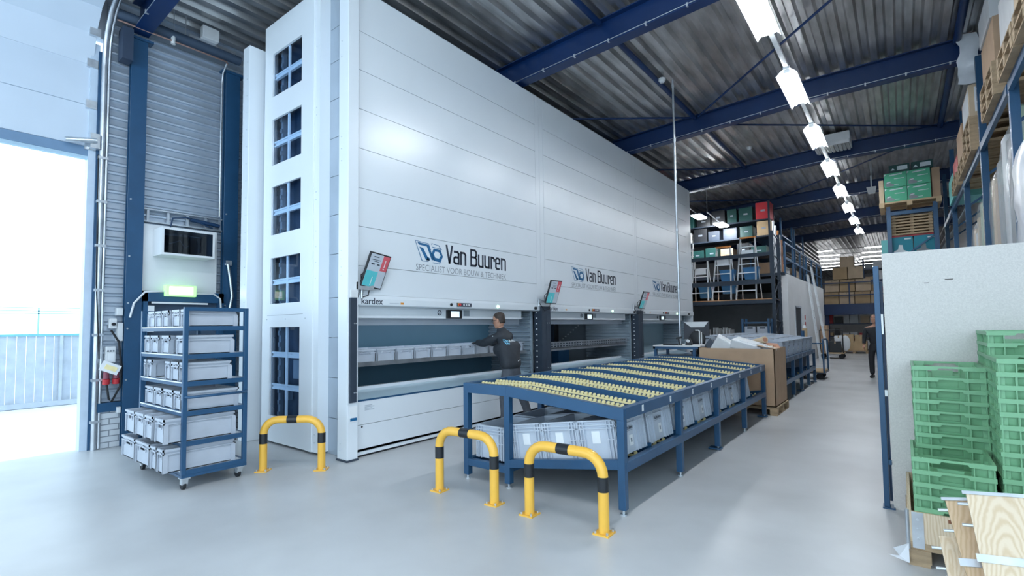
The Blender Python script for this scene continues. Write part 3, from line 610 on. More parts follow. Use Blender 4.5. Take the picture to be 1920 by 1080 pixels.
# crates on the first tray
def small_crate(name, W, L, Hh, m_, hole=True, back=None):
    """open topped stacking box: width across x, length along y, short ends pierced by a grip"""
    t = thing(name, '', 'crate', (0,0,0)); a_, b_ = W/2, L/2; tk = .006
    m = MB(); m.box(-a_+.014,a_-.014,-b_+.014,b_-.014,0,.008)
    for s in (-1,1):
        x0, x1 = (a_-.014-tk, a_-.014) if s > 0 else (-a_+.014, -a_+.014+tk); m.box(x0,x1,-b_+.014,b_-.014,0,Hh)
    hw, h0, h1 = W*.22, Hh*.62, Hh*.80
    for s in (-1,1):
        y0, y1 = (b_-.014-tk, b_-.014) if s > 0 else (-b_+.014, -b_+.014+tk)
        m.box(-a_+.014,a_-.014,y0,y1,0,h0); m.box(-a_+.014,-hw,y0,y1,h0,Hh); m.box(hw,a_-.014,y0,y1,h0,Hh); m.box(-hw,hw,y0,y1,h1,Hh)
    bd = m; m = MB()
    for z0, z1 in ((Hh-.022,Hh),(Hh-.052,Hh-.042)):
        for s in (-1,1):
            m.box(-a_,a_,*sorted((s*b_,s*(b_-.012))),z0,z1); m.box(*sorted((s*a_,s*(a_-.012))),-b_,b_,z0,z1)
    rm = m; m = bd
    for sx in (-1,1):
        for sy in (-1,1):
            m.box(*sorted((sx*(a_-.001),sx*(a_-.026))),*sorted((sy*(b_-.002),sy*(b_-.012))),0,Hh-.05); m.box(*sorted((sx*(a_-.002),sx*(a_-.012))),*sorted((sy*(b_-.002),sy*(b_-.045))),0,Hh-.05)
    for s in (-1,1):
        pts = [(-hw-.012,s*(b_-.002),h0-.01),(-hw-.006,s*(b_-.002),h1),(0,s*(b_-.002),h1+.012),(hw+.006,s*(b_-.002),h1),(hw+.012,s*(b_-.002),h0-.01)]
        m.tube(pts, .005, 6)
        if L > .45: m.tube([(s*(a_-.008),-b_+.05,Hh*.72),(s*(a_-.008),0,Hh*.80),(s*(a_-.008),b_-.05,Hh*.72)], .004, 6)
    bd.build('body', m_, t); rm.build('rim', m_, t)
    return t
pc = small_crate('tray_crate', .30, .60, .165, cratem)
for k in range(12):
    place(pc, (-5.80, 3.77+.16+.325*k, 1.122), ORD[k]+' grey crate from the left on the tray in the open storage lift' if k < 6 else ['grey crate the man reaches into on the lift tray','grey tray crate partly hidden by the man, at his left side','grey tray crate hidden behind the man','grey tray crate hidden behind the back of the man','grey tray crate just right of the man','last grey crate at the right end of the lift tray'][k-6], 'grey crates on the lift tray', rz=PI/2)
# monitors on arms
def monitor(c, tilt, turn, lab, roll_=0):
    t = thing('picking_monitor', lab, 'monitor', (-5.23,c[1],1.93))
    R = Matrix.Translation(c) @ Matrix.Rotation(turn,4,'Z') @ Matrix.Rotation(tilt,4,'Y') @ Matrix.Rotation(roll_,4,'X')
    MB().box(-.03,.0,-.165,.165,-.22,.22).xf(R).build('housing', black, t, bev=.006)
    s = MB().box(.0,.003,-.15,.15,-.205,.205).xf(R).build('screen', mat('screen_grey', (.42,.48,.55), .25, emit=(.55,.65,.75), es=.12), t)
    MB().box(.003,.0045,-.15,.03,-.205,-.01).xf(R).build('teal_tile', mat('screen_teal', (.08,.42,.48), .3, emit=(.12,.6,.65), es=.15), s)
    MB().box(.003,.0045,.045,.15,.01,.205).xf(R).build('red_tile', mat('screen_red', (.50,.09,.12), .3, emit=(.7,.15,.17), es=.12), s)
    m = MB(); m.box(.003,.0045,-.10,-.02,.165,.175); m.box(.003,.0045,-.12,.02,.13,.137); m.box(.003,.0045,-.08,.0,.11,.117); m.box(.003,.0045,-.11,-.06,.07,.085); m.box(.003,.0045,-.02,.02,.07,.085); m.xf(R).build('text_lines', ink, s)
    m = MB(); m.box(.0045,.006,.09,.10,.06,.15); m.box(.0045,.006,.085,.105,.03,.045); m.box(.0045,.006,-.04,-.03,-.19,-.08); m.xf(R).build('pale_marks', paper, s)
    m = MB(); m.box(-.06,-.03,-.07,.07,-.07,.07); m.box(-.08,-.06,-.05,.05,-.12,.02); m.xf(R).build('mount_plate', dark, t)
    p = R @ Vector((-.07,0,-.05)); m = MB(); m.tube([p,(p.x*.5-5.2*.5,c[1]-.10,c[2]-.16),(-5.2,c[1]-.20 if roll_==0 else c[1]-.14,2.06),(-5.2,c[1]-.20 if roll_==0 else c[1]-.14,1.925)], .018, 8); m.build('arm', zinc, t)
    q = R @ Vector((-.02,0,-.22)); m = MB(); m.tube([q,(q.x,q.y-.02,q.z-.10),(q.x-.03,q.y-.14,q.z-.14),(-5.19,c[1]-.2,1.99)], .007, 6); m.tube([R @ Vector((-.06,-.05,.02)),R @ Vector((-.10,-.12,-.10)),R @ Vector((-.08,-.08,-.22)),(-5.19,c[1]-.17,2.0)], .006, 6); m.build('cable', rubber, t)
    return t
monitor((-5.10,3.79,2.265), math.radians(20), math.radians(4), 'first tilted monitor with coloured screen at the left end of the lift', math.radians(-6))
monitor((-5.0,7.62,2.18), math.radians(20), math.radians(-4), 'second tilted monitor, on the dark post right of the man')
monitor((-5.0,11.68,2.17), math.radians(20), math.radians(-2), 'third tilted monitor, on the dark post before the farthest lift')
t = thing('arm_clamp', 'small pale clamp and dark handle left of the first monitor', 'clamp', (-5.19,3.5,1.93)); m = MB(); m.box(-5.24,-5.15,3.47,3.56,1.93,2.02); m.build('clamp_body', offwhite, t)
m = MB(); m.tube([(-5.22,3.5,2.02),(-5.22,3.5,2.17)], .022, 8); m.build('handle', black, t); m = MB(); m.box(-5.22,-5.16,3.55,3.80,2.03,2.12); m.build('bracket_arm', zinc, t)

# guard hoops
def hoop(p, q, lab, hgt=.62):
    p = Vector((*p,0)); q = Vector((*q,0)); d = (q-p).normalized(); L = (q-p).length; c = (p+q)/2
    t = thing('guard_hoop', lab, 'guard rail', tuple(c), 'yellow and black steel guard hoops'); R = .16; r = .041; top = hgt-r
    P = [p+Vector((0,0,.012)), p+Vector((0,0,top-R))]
    for k in range(1,7): g = k/6*PI/2; P.append(p+d*(R-R*math.cos(g))+Vector((0,0,top-R+R*math.sin(g))))
    for k in range(0,7): g = k/6*PI/2; P.append(q-d*(R-R*math.sin(g))+Vector((0,0,top-R+R*math.cos(g))))
    P.append(q+Vector((0,0,.012))); MB().tube(P, r, 20).build('tube', yellow, t)
    for A, B in ((p+Vector((0,0,hgt*.50)),p+Vector((0,0,hgt*.50+.11))),(q+Vector((0,0,hgt*.50)),q+Vector((0,0,hgt*.50+.11))),(c-d*.055+Vector((0,0,top)),c+d*.055+Vector((0,0,top)))):
        MB().tube([A,B], r+.0012, 20).build('black_band', black, t)
    n = Vector((-d.y,d.x,0))
    for e in (p,q):
        m = MB(); m.bar(e-d*.065+Vector((0,0,.006)), e+d*.065+Vector((0,0,.006)), .13, .012); pl = m.build('base_plate', yellow, t)
        m = MB()
        for s1 in (-1,1):
            for s2 in (-1,1): b0 = e+d*.048*s1+n*.048*s2; m.tube([b0+Vector((0,0,.012)),b0+Vector((0,0,.03))], .010, 6)
        m.build('anchor_bolt', zinc, pl)
hoop((-5.633,2.69),(-5.148,3.10),'yellow guard hoop in front of the lift end casing with windows', .60)
hoop((-3.551,3.37),(-2.887,3.395),'yellow guard hoop at the left front leg of the roller table')
hoop((-2.494,3.38),(-1.82,3.40),'largest yellow guard hoop, nearest the camera at the roller table')
hoop((-6.56,2.72),(-7.15,2.72),'yellow guard hoop mostly hidden behind the crate cart', .60)
# ------------------------------------------------------------------ crate cart
CX0, CX1, CY0, CY1 = -6.86, -5.60, 1.90, 2.47
t = thing('shelf_cart', 'blue steel shelf cart on castors, full of grey crates', 'cart', (-6.23,2.18,0))
for x in (CX0,CX1):
    for y in (CY0,CY1): MB().box(x-.02,x+.02,y-.02,y+.02,.14,1.79).build('post', tblue, t, bev=.003)
for k, z in enumerate((1.60,1.32,1.05,.76,.467,.19)):
    m = MB()
    for x in (CX0,CX1): m.box(x-.018,x+.018,CY0+.02,CY1-.02,z-.045,z+.002)
    for y in (CY0,CY1): m.box(CX0+.02,CX1-.02,y-.016,y+.016,z-.045,z+.002)
    fr = m.build('shelf_frame', tblue, t, bev=.002)
    MB().box(CX0+.018,CX1-.018,CY0-.019,CY1-.016,z-.012,z).build('shelf_board', whitep, fr)
m = MB(); m.box(CX0,CX1,CY1-.015,CY1+.015,1.755,1.79)
for x in (CX0,CX1): m.box(x-.018,x+.018,CY0,CY1,1.755,1.79)
m.build('top_rail', tblue, t)
m = MB(); m.tube([(CX1+.03,CY0-.0,.905),(CX1+.075,CY0+.02,.905),(CX1+.075,CY1-.02,.905),(CX1+.03,CY1,.905)], .014, 8); m.build('push_handle', tblue, t)
MB().box(CX0-.02,CX1+.02,CY0-.02,CY1+.02,.12,.146).build('base_frame', tblue, t)
for x in (CX0+.05,CX1-.02):
    for y in (CY0+.02,CY1-.04):
        c = MB(); c.box(x-.045,x+.045,y-.04,y+.04,.108,.12); c.hexa([(x-.04,y-.026,.05),(x+.015,y-.026,.05),(x+.015,y+.026,.05),(x-.04,y+.026,.05),(x-.035,y-.026,.108),(x+.035,y-.026,.108),(x+.035,y+.026,.108),(x-.035,y+.026,.108)]); c = c.build('castor', zinc, t)
        m = MB(); m.tube([(x-.03,y-.014,.05),(x-.03,y+.014,.05)], .05, 18); m.build('castor_wheel', rubber, c)
SH = [(1.60,.172,1.90,[(-6.72,-6.50),(-6.497,-6.30),(-6.297,-6.09),(-6.00,-5.77),(-5.76,-5.622)],.50),
      (1.32,.188,1.90,[(-6.83,-6.64),(-6.63,-6.37),(-6.285,-6.045),(-5.86,-5.622)],.47),
      (1.05,.188,1.90,[(-6.83,-6.72),(-6.715,-6.56),(-6.17,-6.0),(-5.997,-5.775),(-5.765,-5.622)],.45),
      (.76,.188,1.90,[(-6.76,-6.49),(-6.483,-6.235),(-6.19,-5.92),(-5.90,-5.70),(-5.695,-5.622)],.52),
      (.467,.235,1.735,[(-6.81,-6.49),(-6.482,-6.185),(-6.18,-5.945),(-5.88,-5.622)],.66),
      (.19,.225,1.735,[(-6.91,-6.47),(-6.443,-6.01),(-5.987,-5.805),(-5.80,-5.622)],.66)]
rown = ['top shelf','second shelf from the top','third shelf from the top','fourth shelf from the top','fifth shelf (sticking out)','bottom shelf (sticking out)']
for k, (z, hh, yf, L, dep) in enumerate(SH):
    for j, (x0, x1) in enumerate(L):
        c = small_crate('cart_crate', x1-x0, dep, hh, crateg); c.location = ((x0+x1)/2, yf+dep/2, z+.001)
        c['label'] = 'grey crate, %s of the cart, %s from left' % (rown[k], ORD[j]) if j < len(L)-1 else 'grey crate, %s of the cart, rightmost, long side showing' % rown[k]
        c['group'] = 'grey crates on the cart'
        c.name = 'cart_crate'

# ------------------------------------------------------------------ roller tables
X0, XM, X1 = -3.60, -3.06, -1.86
def ztop(x): return .98 if x <= XM else .98-(x-XM)/(X1-XM)*.11
def zlow(x): return .205 if x <= XM else .245+(x-XM)/(X1-XM)*.175
def slab(m, xs, y0, y1, zf, d0, d1):
    for i in range(len(xs)-1):
        A, B = xs[i], xs[i+1]; za, zb = zf(A+1e-6), zf(B-1e-6)
        m.hexa([(A,y0,za+d0),(B,y0,zb+d0),(B,y1,zb+d0),(A,y1,za+d0),(A,y0,za+d1),(B,y0,zb+d1),(B,y1,zb+d1),(A,y1,za+d1)])
def roller_strip(zf, y, xs, dz, pitch, name, parent):
    r = .0145; m = MB(); slab(m, xs, y-.009, y+.009, zf, dz-.028, dz-.012); m.m = 1; x = xs[0]+.03
    while x < xs[-1]-.02:
        z = zf(x)+dz; m.tube([(x,y-.010,z),(x,y+.010,z)], r, 10); x += pitch
    m.build(name, [wheel, wheel], parent)
def roller_table(y0, y1, lanes, label, full):
    t = thing('roller_table', label, 'roller table', ((X0+X1)/2,(y0+y1)/2,0))
    n = 4; ys = [y0+(y1-y0)*k/n for k in range(n+1)]
    for k, y in enumerate(ys):
        for x in ((X0,XM,X1) if k in (0,n) else (X0,X1)):
            lg = MB().box(x-.032,x+.032,y-.032,y+.032,.045,ztop(x)-.005).build('leg', tblue, t, bev=.004)
            m = MB(); m.tube([(x,y,0),(x,y,.012)], .028, 12); m.tube([(x,y,.012),(x,y,.05)], .012, 8); m.build('levelling_foot', zinc, lg)
            if x == X1 and k in (2,4): MB().box(x-.10,x+.04,y-.06,y+.06,.012,.028).build('floor_plate', tblue, lg)
    xs = [X0-.03,XM,X1+.03]
    for y, nm in ((y0,'end_beam'),(y1,'end_beam')):
        m = MB(); slab(m, xs, y-.034, y+.034, ztop, -.10, 0); m.build(nm, tblue, t, bev=.004)
        m = MB(); slab(m, [XM,X1], y-.03, y+.03, zlow, -.05, .03); m.box(X0,XM,y-.03,y+.03,.14,.21); m.build('lower_end_beam', tblue, t, bev=.004)
    MB().box(X1-.03,X1+.034,y0,y1,.775,.872).build('side_beam', tblue, t, bev=.004); MB().box(X0-.034,X0+.03,y0,y1,.90,.982).build('side_beam', tblue, t, bev=.004)
    MB().box(X1-.03,X1+.034,y0,y1,zlow(X1)-.075,zlow(X1)+.005).build('lower_side_beam', tblue, t, bev=.004); MB().box(X0-.03,X0+.03,y0,y1,.14,.21).build('lower_side_beam', tblue, t, bev=.004)
    MB().box(XM-.02,XM+.02,y0,y1,.86,.925).build('ridge_beam', tblue, t); MB().box(XM-.02,XM+.02,y0,y1,.15,.2).build('lower_middle_beam', tblue, t)
    m = MB(); slab(m, xs, y0, y1, ztop, -.062, -.056); m.build('top_pan', tpan, t)
    m = MB(); slab(m, [X0,XM], y0, y1, zlow, -.052, -.046); slab(m, [XM,X1], y0, y1, zlow, -.052, -.046); m.build('lower_pan', tpan, t)
    pw = (y1-y0)/lanes
    for k in range(lanes):
        c = y0+pw*(k+.5)
        if full:
            for s in (-1,1): roller_strip(ztop, c-.035+s*.118, [X0+.03,XM,X1-.04], -.015, .0445, 'roller_strip', t)
        for s in (-1,1): roller_strip(zlow, c+s*.11, [XM+.02,X1-.04], -.004, .056, 'lower_roller_strip', t)
        if k:
            yb = y0+pw*k; m = MB(); slab(m, [X0+.03,XM,X1-.03], yb-.05, yb-.042, ztop, -.06, .012); slab(m, [X0+.03,XM,X1-.03], yb-.09, yb-.02, ztop, -.058, -.03); m.build('lane_divider', tblue, t)
            m = MB(); slab(m, [XM+.04,X1-.03], yb-.004, yb+.004, zlow, -.05, .045); m.build('lower_lane_divider', tblue, t)
        m = MB(); m.box(X1+.034,X1+.0355,c+.0,c+.035,.80,.855); lb = m.build('lane_label', paper, t)
        MB().box(X1+.0355,X1+.036,c+.012,c+.022,.825,.845).build('label_print', inkg, lb)
    return t
roller_table(3.82, 9.14, 8, 'blue roller table with yellow rollers in front, crates on its lower shelf', True)

# large tote: ribbed sides, printed company name, white label
def tote():
    t = thing('tote', '', 'crate', (0,0,0)); W, L, Hh = .385, .60, .33; a_, b_ = W/2, L/2; p = .03
    m = MB(); q = .004
    def wall(x0,y0,x1,y1):  # tapered wall between bottom and top edges
        n = Vector((y1-y0, x0-x1, 0)).normalized()*q; k0 = .87
        b0 = [Vector((x0*k0,y0*.915,0)),Vector((x1*k0,y1*.915,0))]; t0 = [Vector((x0*.89,y0*.925,Hh)),Vector((x1*.89,y1*.925,Hh))]
        m.hexa([b0[0],b0[1],b0[1]-n,b0[0]-n,t0[0],t0[1],t0[1]-n,t0[0]-n])
    wall(-a_,-b_,a_,-b_); wall(a_,-b_,a_,b_); wall(a_,b_,-a_,b_); wall(-a_,b_,-a_,-b_)
    m.box(-a_*.88,a_*.88,-b_*.92,b_*.92,0,.008); bd = m
    m = MB()
    for z0, z1, e in ((Hh-.012,Hh,0),(Hh-.045,Hh-.036,.002),(Hh-.075,Hh-.066,.004)):
        for s in (-1,1):
            m.box(-a_+e,a_-e,*sorted((s*(b_-e),s*(b_-.026))),z0,z1); m.box(*sorted((s*(a_-e),s*(a_-.024))),-b_+e,b_-e,z0,z1)
    for s in (-1,1): m.box(-a_+.02,-a_*.55,*sorted((s*b_*.95,s*(b_-.004))),.16,.168); m.box(a_*.5,a_-.02,*sorted((s*b_*.95,s*(b_-.004))),.16,.168)
    rm = m; m = bd
    for s in (-1,1):
        for x in (-.178,-.15,-.115,.115,.15,.178): m.hexa([(x-.004,s*b_*.91,0),(x+.004,s*b_*.91,0),(x+.004,s*(b_-.004),0),(x-.004,s*(b_-.004),0),(x-.004,s*b_*.92,Hh-.01),(x+.004,s*b_*.92,Hh-.01),(x+.004,s*(b_-.001),Hh-.01),(x-.004,s*(b_-.001),Hh-.01)])
        for y in (-.285,-.25,-.21,-.16,.10,.16,.21,.25,.285): m.hexa([(s*a_*.865,y-.004,0),(s*(a_*.985),y-.004,0),(s*(a_*.985),y+.004,0),(s*a_*.865,y+.004,0),(s*a_*.885,y-.004,Hh-.01),(s*(a_-.001),y-.004,Hh-.01),(s*(a_-.001),y+.004,Hh-.01),(s*a_*.885,y+.004,Hh-.01)])
    bd.build('body', cratem, t); rm.build('rim', cratem, t)
    m = MB()
    s = -1; m.hexa([(-.05,s*(b_*.922),.13),(.03,s*(b_*.922),.13),(.03,s*(b_*.922+.003),.13),(-.05,s*(b_*.922+.003),.13),(-.05,s*(b_*.926),.235),(.03,s*(b_*.926),.235),(.03,s*(b_*.926+.003),.235),(-.05,s*(b_*.926+.003),.235)]); m.build('label', paper, t)
    sd = Vector((a_*.02,0,Hh)).normalized()
    def side(z): return a_*(.875+.02*z/Hh)+.002
    m = MB(); m.hexa([(side(.06),-.02,.06),(side(.06)+.002,-.02,.06),(side(.06)+.002,.05,.06),(side(.06),.05,.06),(side(.15),-.02,.15),(side(.15)+.002,-.02,.15),(side(.15)+.002,.05,.15),(side(.15),.05,.15)])
    lb = m.build('label', paper, t); polys((side(.075)+.002,-.0,.075),(0,1,0),sd,.03,.06,[[(0,.2),(1,.2),(1,.8),(0,.8)]],.001).build('label_print', inkg, lb)
    lettering('Van Buuren',(side(.20)+.001,-.055,.20),(0,1,0),sd,.125,.034,.02).build('company_name', ink, t); polys((side(.20)+.001,-.10,.198),(0,1,0),sd,.038,.036,MARK).build('company_mark', ink, t)
    MB().box(side(.19),side(.19)+.001,-.09,.07,.188,.191).build('slogan_line', inkg, t)
    return t
tt = tote()
pw = (9.14-3.82)/8; sl = math.atan2(.175, X1-XM)
coln = ['left column','second column from left','third column from left','aisle side']
for k in range(8):
    for c in range(4):
        if c < 2 and k > 3: continue
        if c == 3 and False: continue
        y = 3.82+pw*(k+.5)
        if c == 0: loc, rot = (-3.335, y, .225), (0,0,0)
        else:
            x = XM+.215+.375*(c-1); loc, rot = (x, y, zlow(x)+.022), (0,-sl,0)
        if c == 3 and k == 7: continue
        lab = ('front tote on the lower shelf of the roller table, %s' % ['at the left leg','second from left','third from left','rightmost, nearest the camera'][c]) if k == 0 else ('aisle side tote under the roller table, %s from the front' % ORD[k] if c == 3 else 'tote under the roller table, %s, %s row behind the front' % (coln[c], ORD[k-1]))
        place(tt, loc, lab, 'totes under the roller table', rot=rot)
# second table with totes on top
roller_table(10.95, 15.25, 7, 'far blue roller table with white totes standing on top', False)
for k in range(7):
    for c in range(4):
        x = [-3.36,-2.90,-2.50,-2.09][c]; y = 10.95+(15.25-10.95)/7*(k+.5)
        place(tt, (x,y,ztop(x)-.0-(.0 if c == 0 else .005)), 'tote on top of the far roller table, %s, %s row' % (coln[c], ORD[k]), 'totes on the far roller table', rot=(0, 0 if c == 0 else math.atan2(.11,1.2), 0))
# bottle on the far table end
t = thing('glue_bottle', 'blue and brown bottle with pale cap at the far corner of the far table', 'bottle', (-2.02,15.05,1.2)); m = MB(); m.tube([(-2.02,15.05,1.2),(-2.02,15.05,1.42)], .06, 14); m.build('body', card2, t); m = MB(); m.tube([(-2.06,15.0,1.2),(-2.06,15.0,1.36)], .045, 12); m.build('blue_sleeve', tblue, t); m = MB(); m.tube([(-2.02,15.05,1.42),(-2.02,15.05,1.50)], [.045,.03], 12); m.build('cap', paper, t)

# ------------------------------------------------------------------ pallet helper
def pallet(x0, x1, y0, y1, z, label, m_=None, along='x', group=None):
    m_ = m_ or palletw; t = thing('pallet', label, 'pallet', ((x0+x1)/2,(y0+y1)/2,z), group); 
    m = MB(); n = 6; wd = (y1-y0)/n
    if along == 'x':
        for k in range(n): m.box(x0,x1,y0+wd*k+.008,y0+wd*(k+1)-.008,z+.122,z+.144)
    else:
        wd = (x1-x0)/n
        for k in range(n): m.box(x0+wd*k+.008,x0+wd*(k+1)-.008,y0,y1,z+.122,z+.144)
    m.build('deck_boards', m_, t); m = MB()
    for fx in (0,.5,1):
        for fy in (0,.5,1):
            cx = x0+.06+(x1-x0-.12)*fx; cy = y0+.06+(y1-y0-.12)*fy; MB().box(cx-.06,cx+.06,cy-.06,cy+.06,z+.022,z+.10).build('block', m_, t)
    m = MB()
    for fx in (0,.5,1): cx = x0+.06+(x1-x0-.12)*fx; m.box(cx-.055,cx+.055,y0,y1,z,z+.022)
    for fy in (0,.5,1): cy = y0+.06+(y1-y0-.12)*fy; m.box(x0,x1,cy-.05,cy+.05,z+.10,z+.122)
    m.build('runner', m_, t)
    return t
def carton(x0, x1, y0, y1, z0, z1, label, m_=card, group=None, tape=True, name='carton', face=None):
    t = thing(name, label, 'box', ((x0+x1)/2,(y0+y1)/2,z0), group); MB().box(x0,x1,y0,y1,z0,z1).build('body', m_, t, bev=.004)
    if tape: MB().box((x0+x1)/2-.025,(x0+x1)/2+.025,y0-.001,y1+.001,z1-.10,z1+.001).build('tape', mat('brown_tape', (.40,.29,.18), .3), t)
    return t

# ------------------------------------------------------------------ big carton bin with packaging
pallet(-2.96,-1.70,9.36,10.42,0,'wooden pallet under the big brown carton bin')
t = thing('carton_bin', 'big open brown carton bin on a pallet behind the roller table', 'carton', (-2.33,9.89,.144)); m = MB(); bx0,bx1,by0,by1,bz = -2.98,-1.72,9.36,10.40,1.125
m.box(bx0,bx1,by0,by0+.012,.145,bz); m.box(bx0,bx1,by1-.012,by1,.145,bz); m.box(bx0,bx0+.012,by0,by1,.145,bz); m.box(bx1-.012,bx1,by0,by1,.145,bz-.0); m.box(bx0,bx1,by0,by1,.145,.16); m.build('walls', card, t)
m = MB(); m.hexa([(bx1-.012,by0+.02,bz),(bx1,by0+.02,bz),(bx1,by1-.3,bz),(bx1-.012,by1-.3,bz),(bx1-.30,by0+.1,bz+.05),(bx1-.29,by0+.1,bz+.055),(bx1-.29,by1-.35,bz+.055),(bx1-.30,by1-.35,bz+.05)]); m.build('flap', card, t)
def junk(c, s, rot, name, label, m_, cat):
    R = Matrix.Translation(c) @ Matrix.Rotation(rot[2],4,'Z') @ Matrix.Rotation(rot[1],4,'Y') @ Matrix.Rotation(rot[0],4,'X')
    t = thing(name, label, cat, c); MB().box(-s[0],s[0],-s[1],s[1],-s[2],s[2]).xf(R).build('block', m_, t, bev=.01)
    m = MB(); m.box(-s[0]*.6,s[0]*.6,-s[1]*.6,s[1]*.6,s[2]-.004,s[2]+.012); m.xf(R); m.build('recess_rim', m_, t)
foam = mat('white_packing_foam', (.74,.76,.78), .6, 0, .04, 8)
junk((-2.62,9.75,1.14),(.20,.16,.13),(.2,.55,.3),'packing_foam','white foam block standing tilted at the left in the carton bin',foam,'packaging')
junk((-2.20,9.72,1.16),(.26,.17,.075),(.15,.28,-.1),'packing_foam','long white foam tray lying tilted on top of the carton bin',foam,'packaging')
junk((-2.83,9.8,1.13),(.10,.14,.09),(.4,.5,.8),'packing_tray','dark grey plastic tray at the left corner of the carton bin',dark,'packaging')
junk((-1.98,9.70,1.10),(.18,.14,.03),(.1,-.15,.1),'cardboard_sheet','pale cardboard sheet at the right edge of the carton bin',card3,'packaging')
junk((-1.90,9.9,1.13),(.16,.12,.05),(.3,.1,.4),'crumpled_carton','reddish brown crumpled carton at the right of the carton bin',mat('red_brown_carton', (.45,.22,.14), .75),'packaging')
junk((-2.55,10.1,1.16),(.3,.14,.06),(.1,.1,.1),'packing_foam','flat white foam board at the back of the carton bin',foam,'packaging')
junk((-1.85,9.62,1.105),(.10,.10,.045),(.1,.2,.5),'packing_foam','small white foam piece at the front right corner of the carton bin',foam,'packaging')
t = thing('paper_roll', 'orange brown roll of wrapping paper on the carton bin', 'paper roll', (-2.05,10.0,1.25)); m = MB(); m.tube([(-2.2,10.1,1.20),(-1.95,9.85,1.27)], .06, 14); m.build('roll', card3, t); m = MB(); m.tube([(-1.951,9.851,1.27),(-1.945,9.845,1.272)], .04, 12); m.build('core', mat('red_brown_carton', (.45,.22,.14), .75), t)

# ------------------------------------------------------------------ packing desk behind the table
t = thing('packing_desk', 'blue framed packing desk with pale top left of the carton bin', 'desk', (-3.45,9.9,0))
MB().box(-3.92,-3.0,9.52,10.25,1.135,1.16).build('desk_top', mat('pale_desk_top', (.66,.66,.66), .4), t)
m = MB(); m.box(-3.92,-3.0,9.52,9.56,1.09,1.135); m.box(-3.92,-3.0,10.21,10.25,1.09,1.135); m.box(-3.92,-3.88,9.52,10.25,1.09,1.135); m.box(-3.04,-3.0,9.52,10.25,1.09,1.135); m.build('frame', tblue, t)
for x in (-3.88,-3.12):
    for y in (9.56,10.2): MB().box(x-.025,x+.025,y-.025,y+.025,0,1.09).build('leg', tblue, t)
MB().box(-3.9,-3.0,9.6,10.2,.93,.96).build('lower_shelf', tblue, t)
t = thing('hand_scanner', 'black hand scanner in its stand on the packing desk', 'scanner', (-3.42,9.62,1.16)); m = MB(); m.tube([(-3.42,9.62,1.16),(-3.42,9.62,1.175)], .05, 12); m.tube([(-3.42,9.62,1.17),(-3.44,9.62,1.28)], .014, 8); m.build('stand', black, t); m = MB(); m.bar((-3.48,9.62,1.29),(-3.38,9.62,1.31),.05,.035); m.build('head', black, t)
t = thing('keyboard', 'black keyboard lying on the packing desk', 'keyboard', (-3.6,9.66,1.16)); MB().box(-3.74,-3.48,9.58,9.70,1.161,1.178).build('base', black, t); m = MB()
for k in range(4): m.box(-3.73,-3.49,9.59+.026*k,9.61+.026*k,1.178,1.183)
m.build('key_row', dark, t)
t = thing('tape_dispenser', 'dark tape dispenser on the desk right of the scanner', 'dispenser', (-3.27,9.7,1.16)); m = MB(); m.prism([(-3.33,1.161),(-3.21,1.161),(-3.20,1.20),(-3.24,1.30),(-3.30,1.24)],'y',9.67,9.73); m.build('body', black, t); m = MB(); m.tube([(-3.27,9.665,1.24),(-3.27,9.735,1.24)], .03, 12); m.build('tape_roll', offwhite, t)
t = thing('office_chair', 'black office chair with rounded back behind the packing desk', 'chair', (-3.32,10.46,0))
m = MB(); m.ball((-3.33,10.40,1.25),.17,.045,.19,16,10); m.build('backrest', black, t, bev=0); m = MB(); m.ball((-3.33,10.46,.78),.23,.22,.045,16,8); m.build('seat', black, t)
m = MB(); m.tube([(-3.33,10.40,1.15),(-3.33,10.42,.8),(-3.33,10.44,.75)], .025, 8); m.build('back_support', black, t)
m = MB(); m.tube([(-3.33,10.46,.76),(-3.33,10.46,.12)], .03, 10); m.build('column', zinc, t); m = MB()
for k in range(5): m.tube([(-3.33,10.46,.12),(-3.33+.28*math.cos(k*1.257),10.46+.28*math.sin(k*1.257),.06)], .02, 8)
m.build('star_base', black, t); m = MB()
for k in range(5): m.ball((-3.33+.28*math.cos(k*1.257),10.46+.28*math.sin(k*1.257),.032),.032,n=8,m=6)
m.build('castor', black, t)
t = thing('screen_monitor', 'large dark monitor seen from behind, pale trapezoid on top, right of the pole', 'monitor', (-3.55,11.0,1.16))
MB().box(-3.80,-3.26,10.98,11.02,1.24,1.62).build('housing', mat('dark_grey_monitor', (.05,.055,.07), .5), t, bev=.006); m = MB(); m.prism([(-3.79,1.615),(-3.27,1.615),(-3.36,1.50),(-3.64,1.50)],'y',10.965,10.98); m.build('pale_top', offwhite, t)
m = MB(); m.tube([(-3.53,11.0,.98),(-3.53,11.0,1.3)], .02, 8); m.build('stand', zinc, t); MB().box(-3.65,-3.41,10.9,11.1,.96,.985).build('stand_foot', black, t)
m = MB(); m.tube([(-3.25,10.3,1.16),(-3.25,10.3,1.42),(-3.27,10.3,1.44),(-3.33,10.3,1.44)], .012, 8); m.tube([(-3.21,10.3,1.16),(-3.21,10.3,1.40)], .010, 8); tag(m.build('bent_stand', offwhite), 'white bent arm standing on the desk before the dark monitor', 'stand')

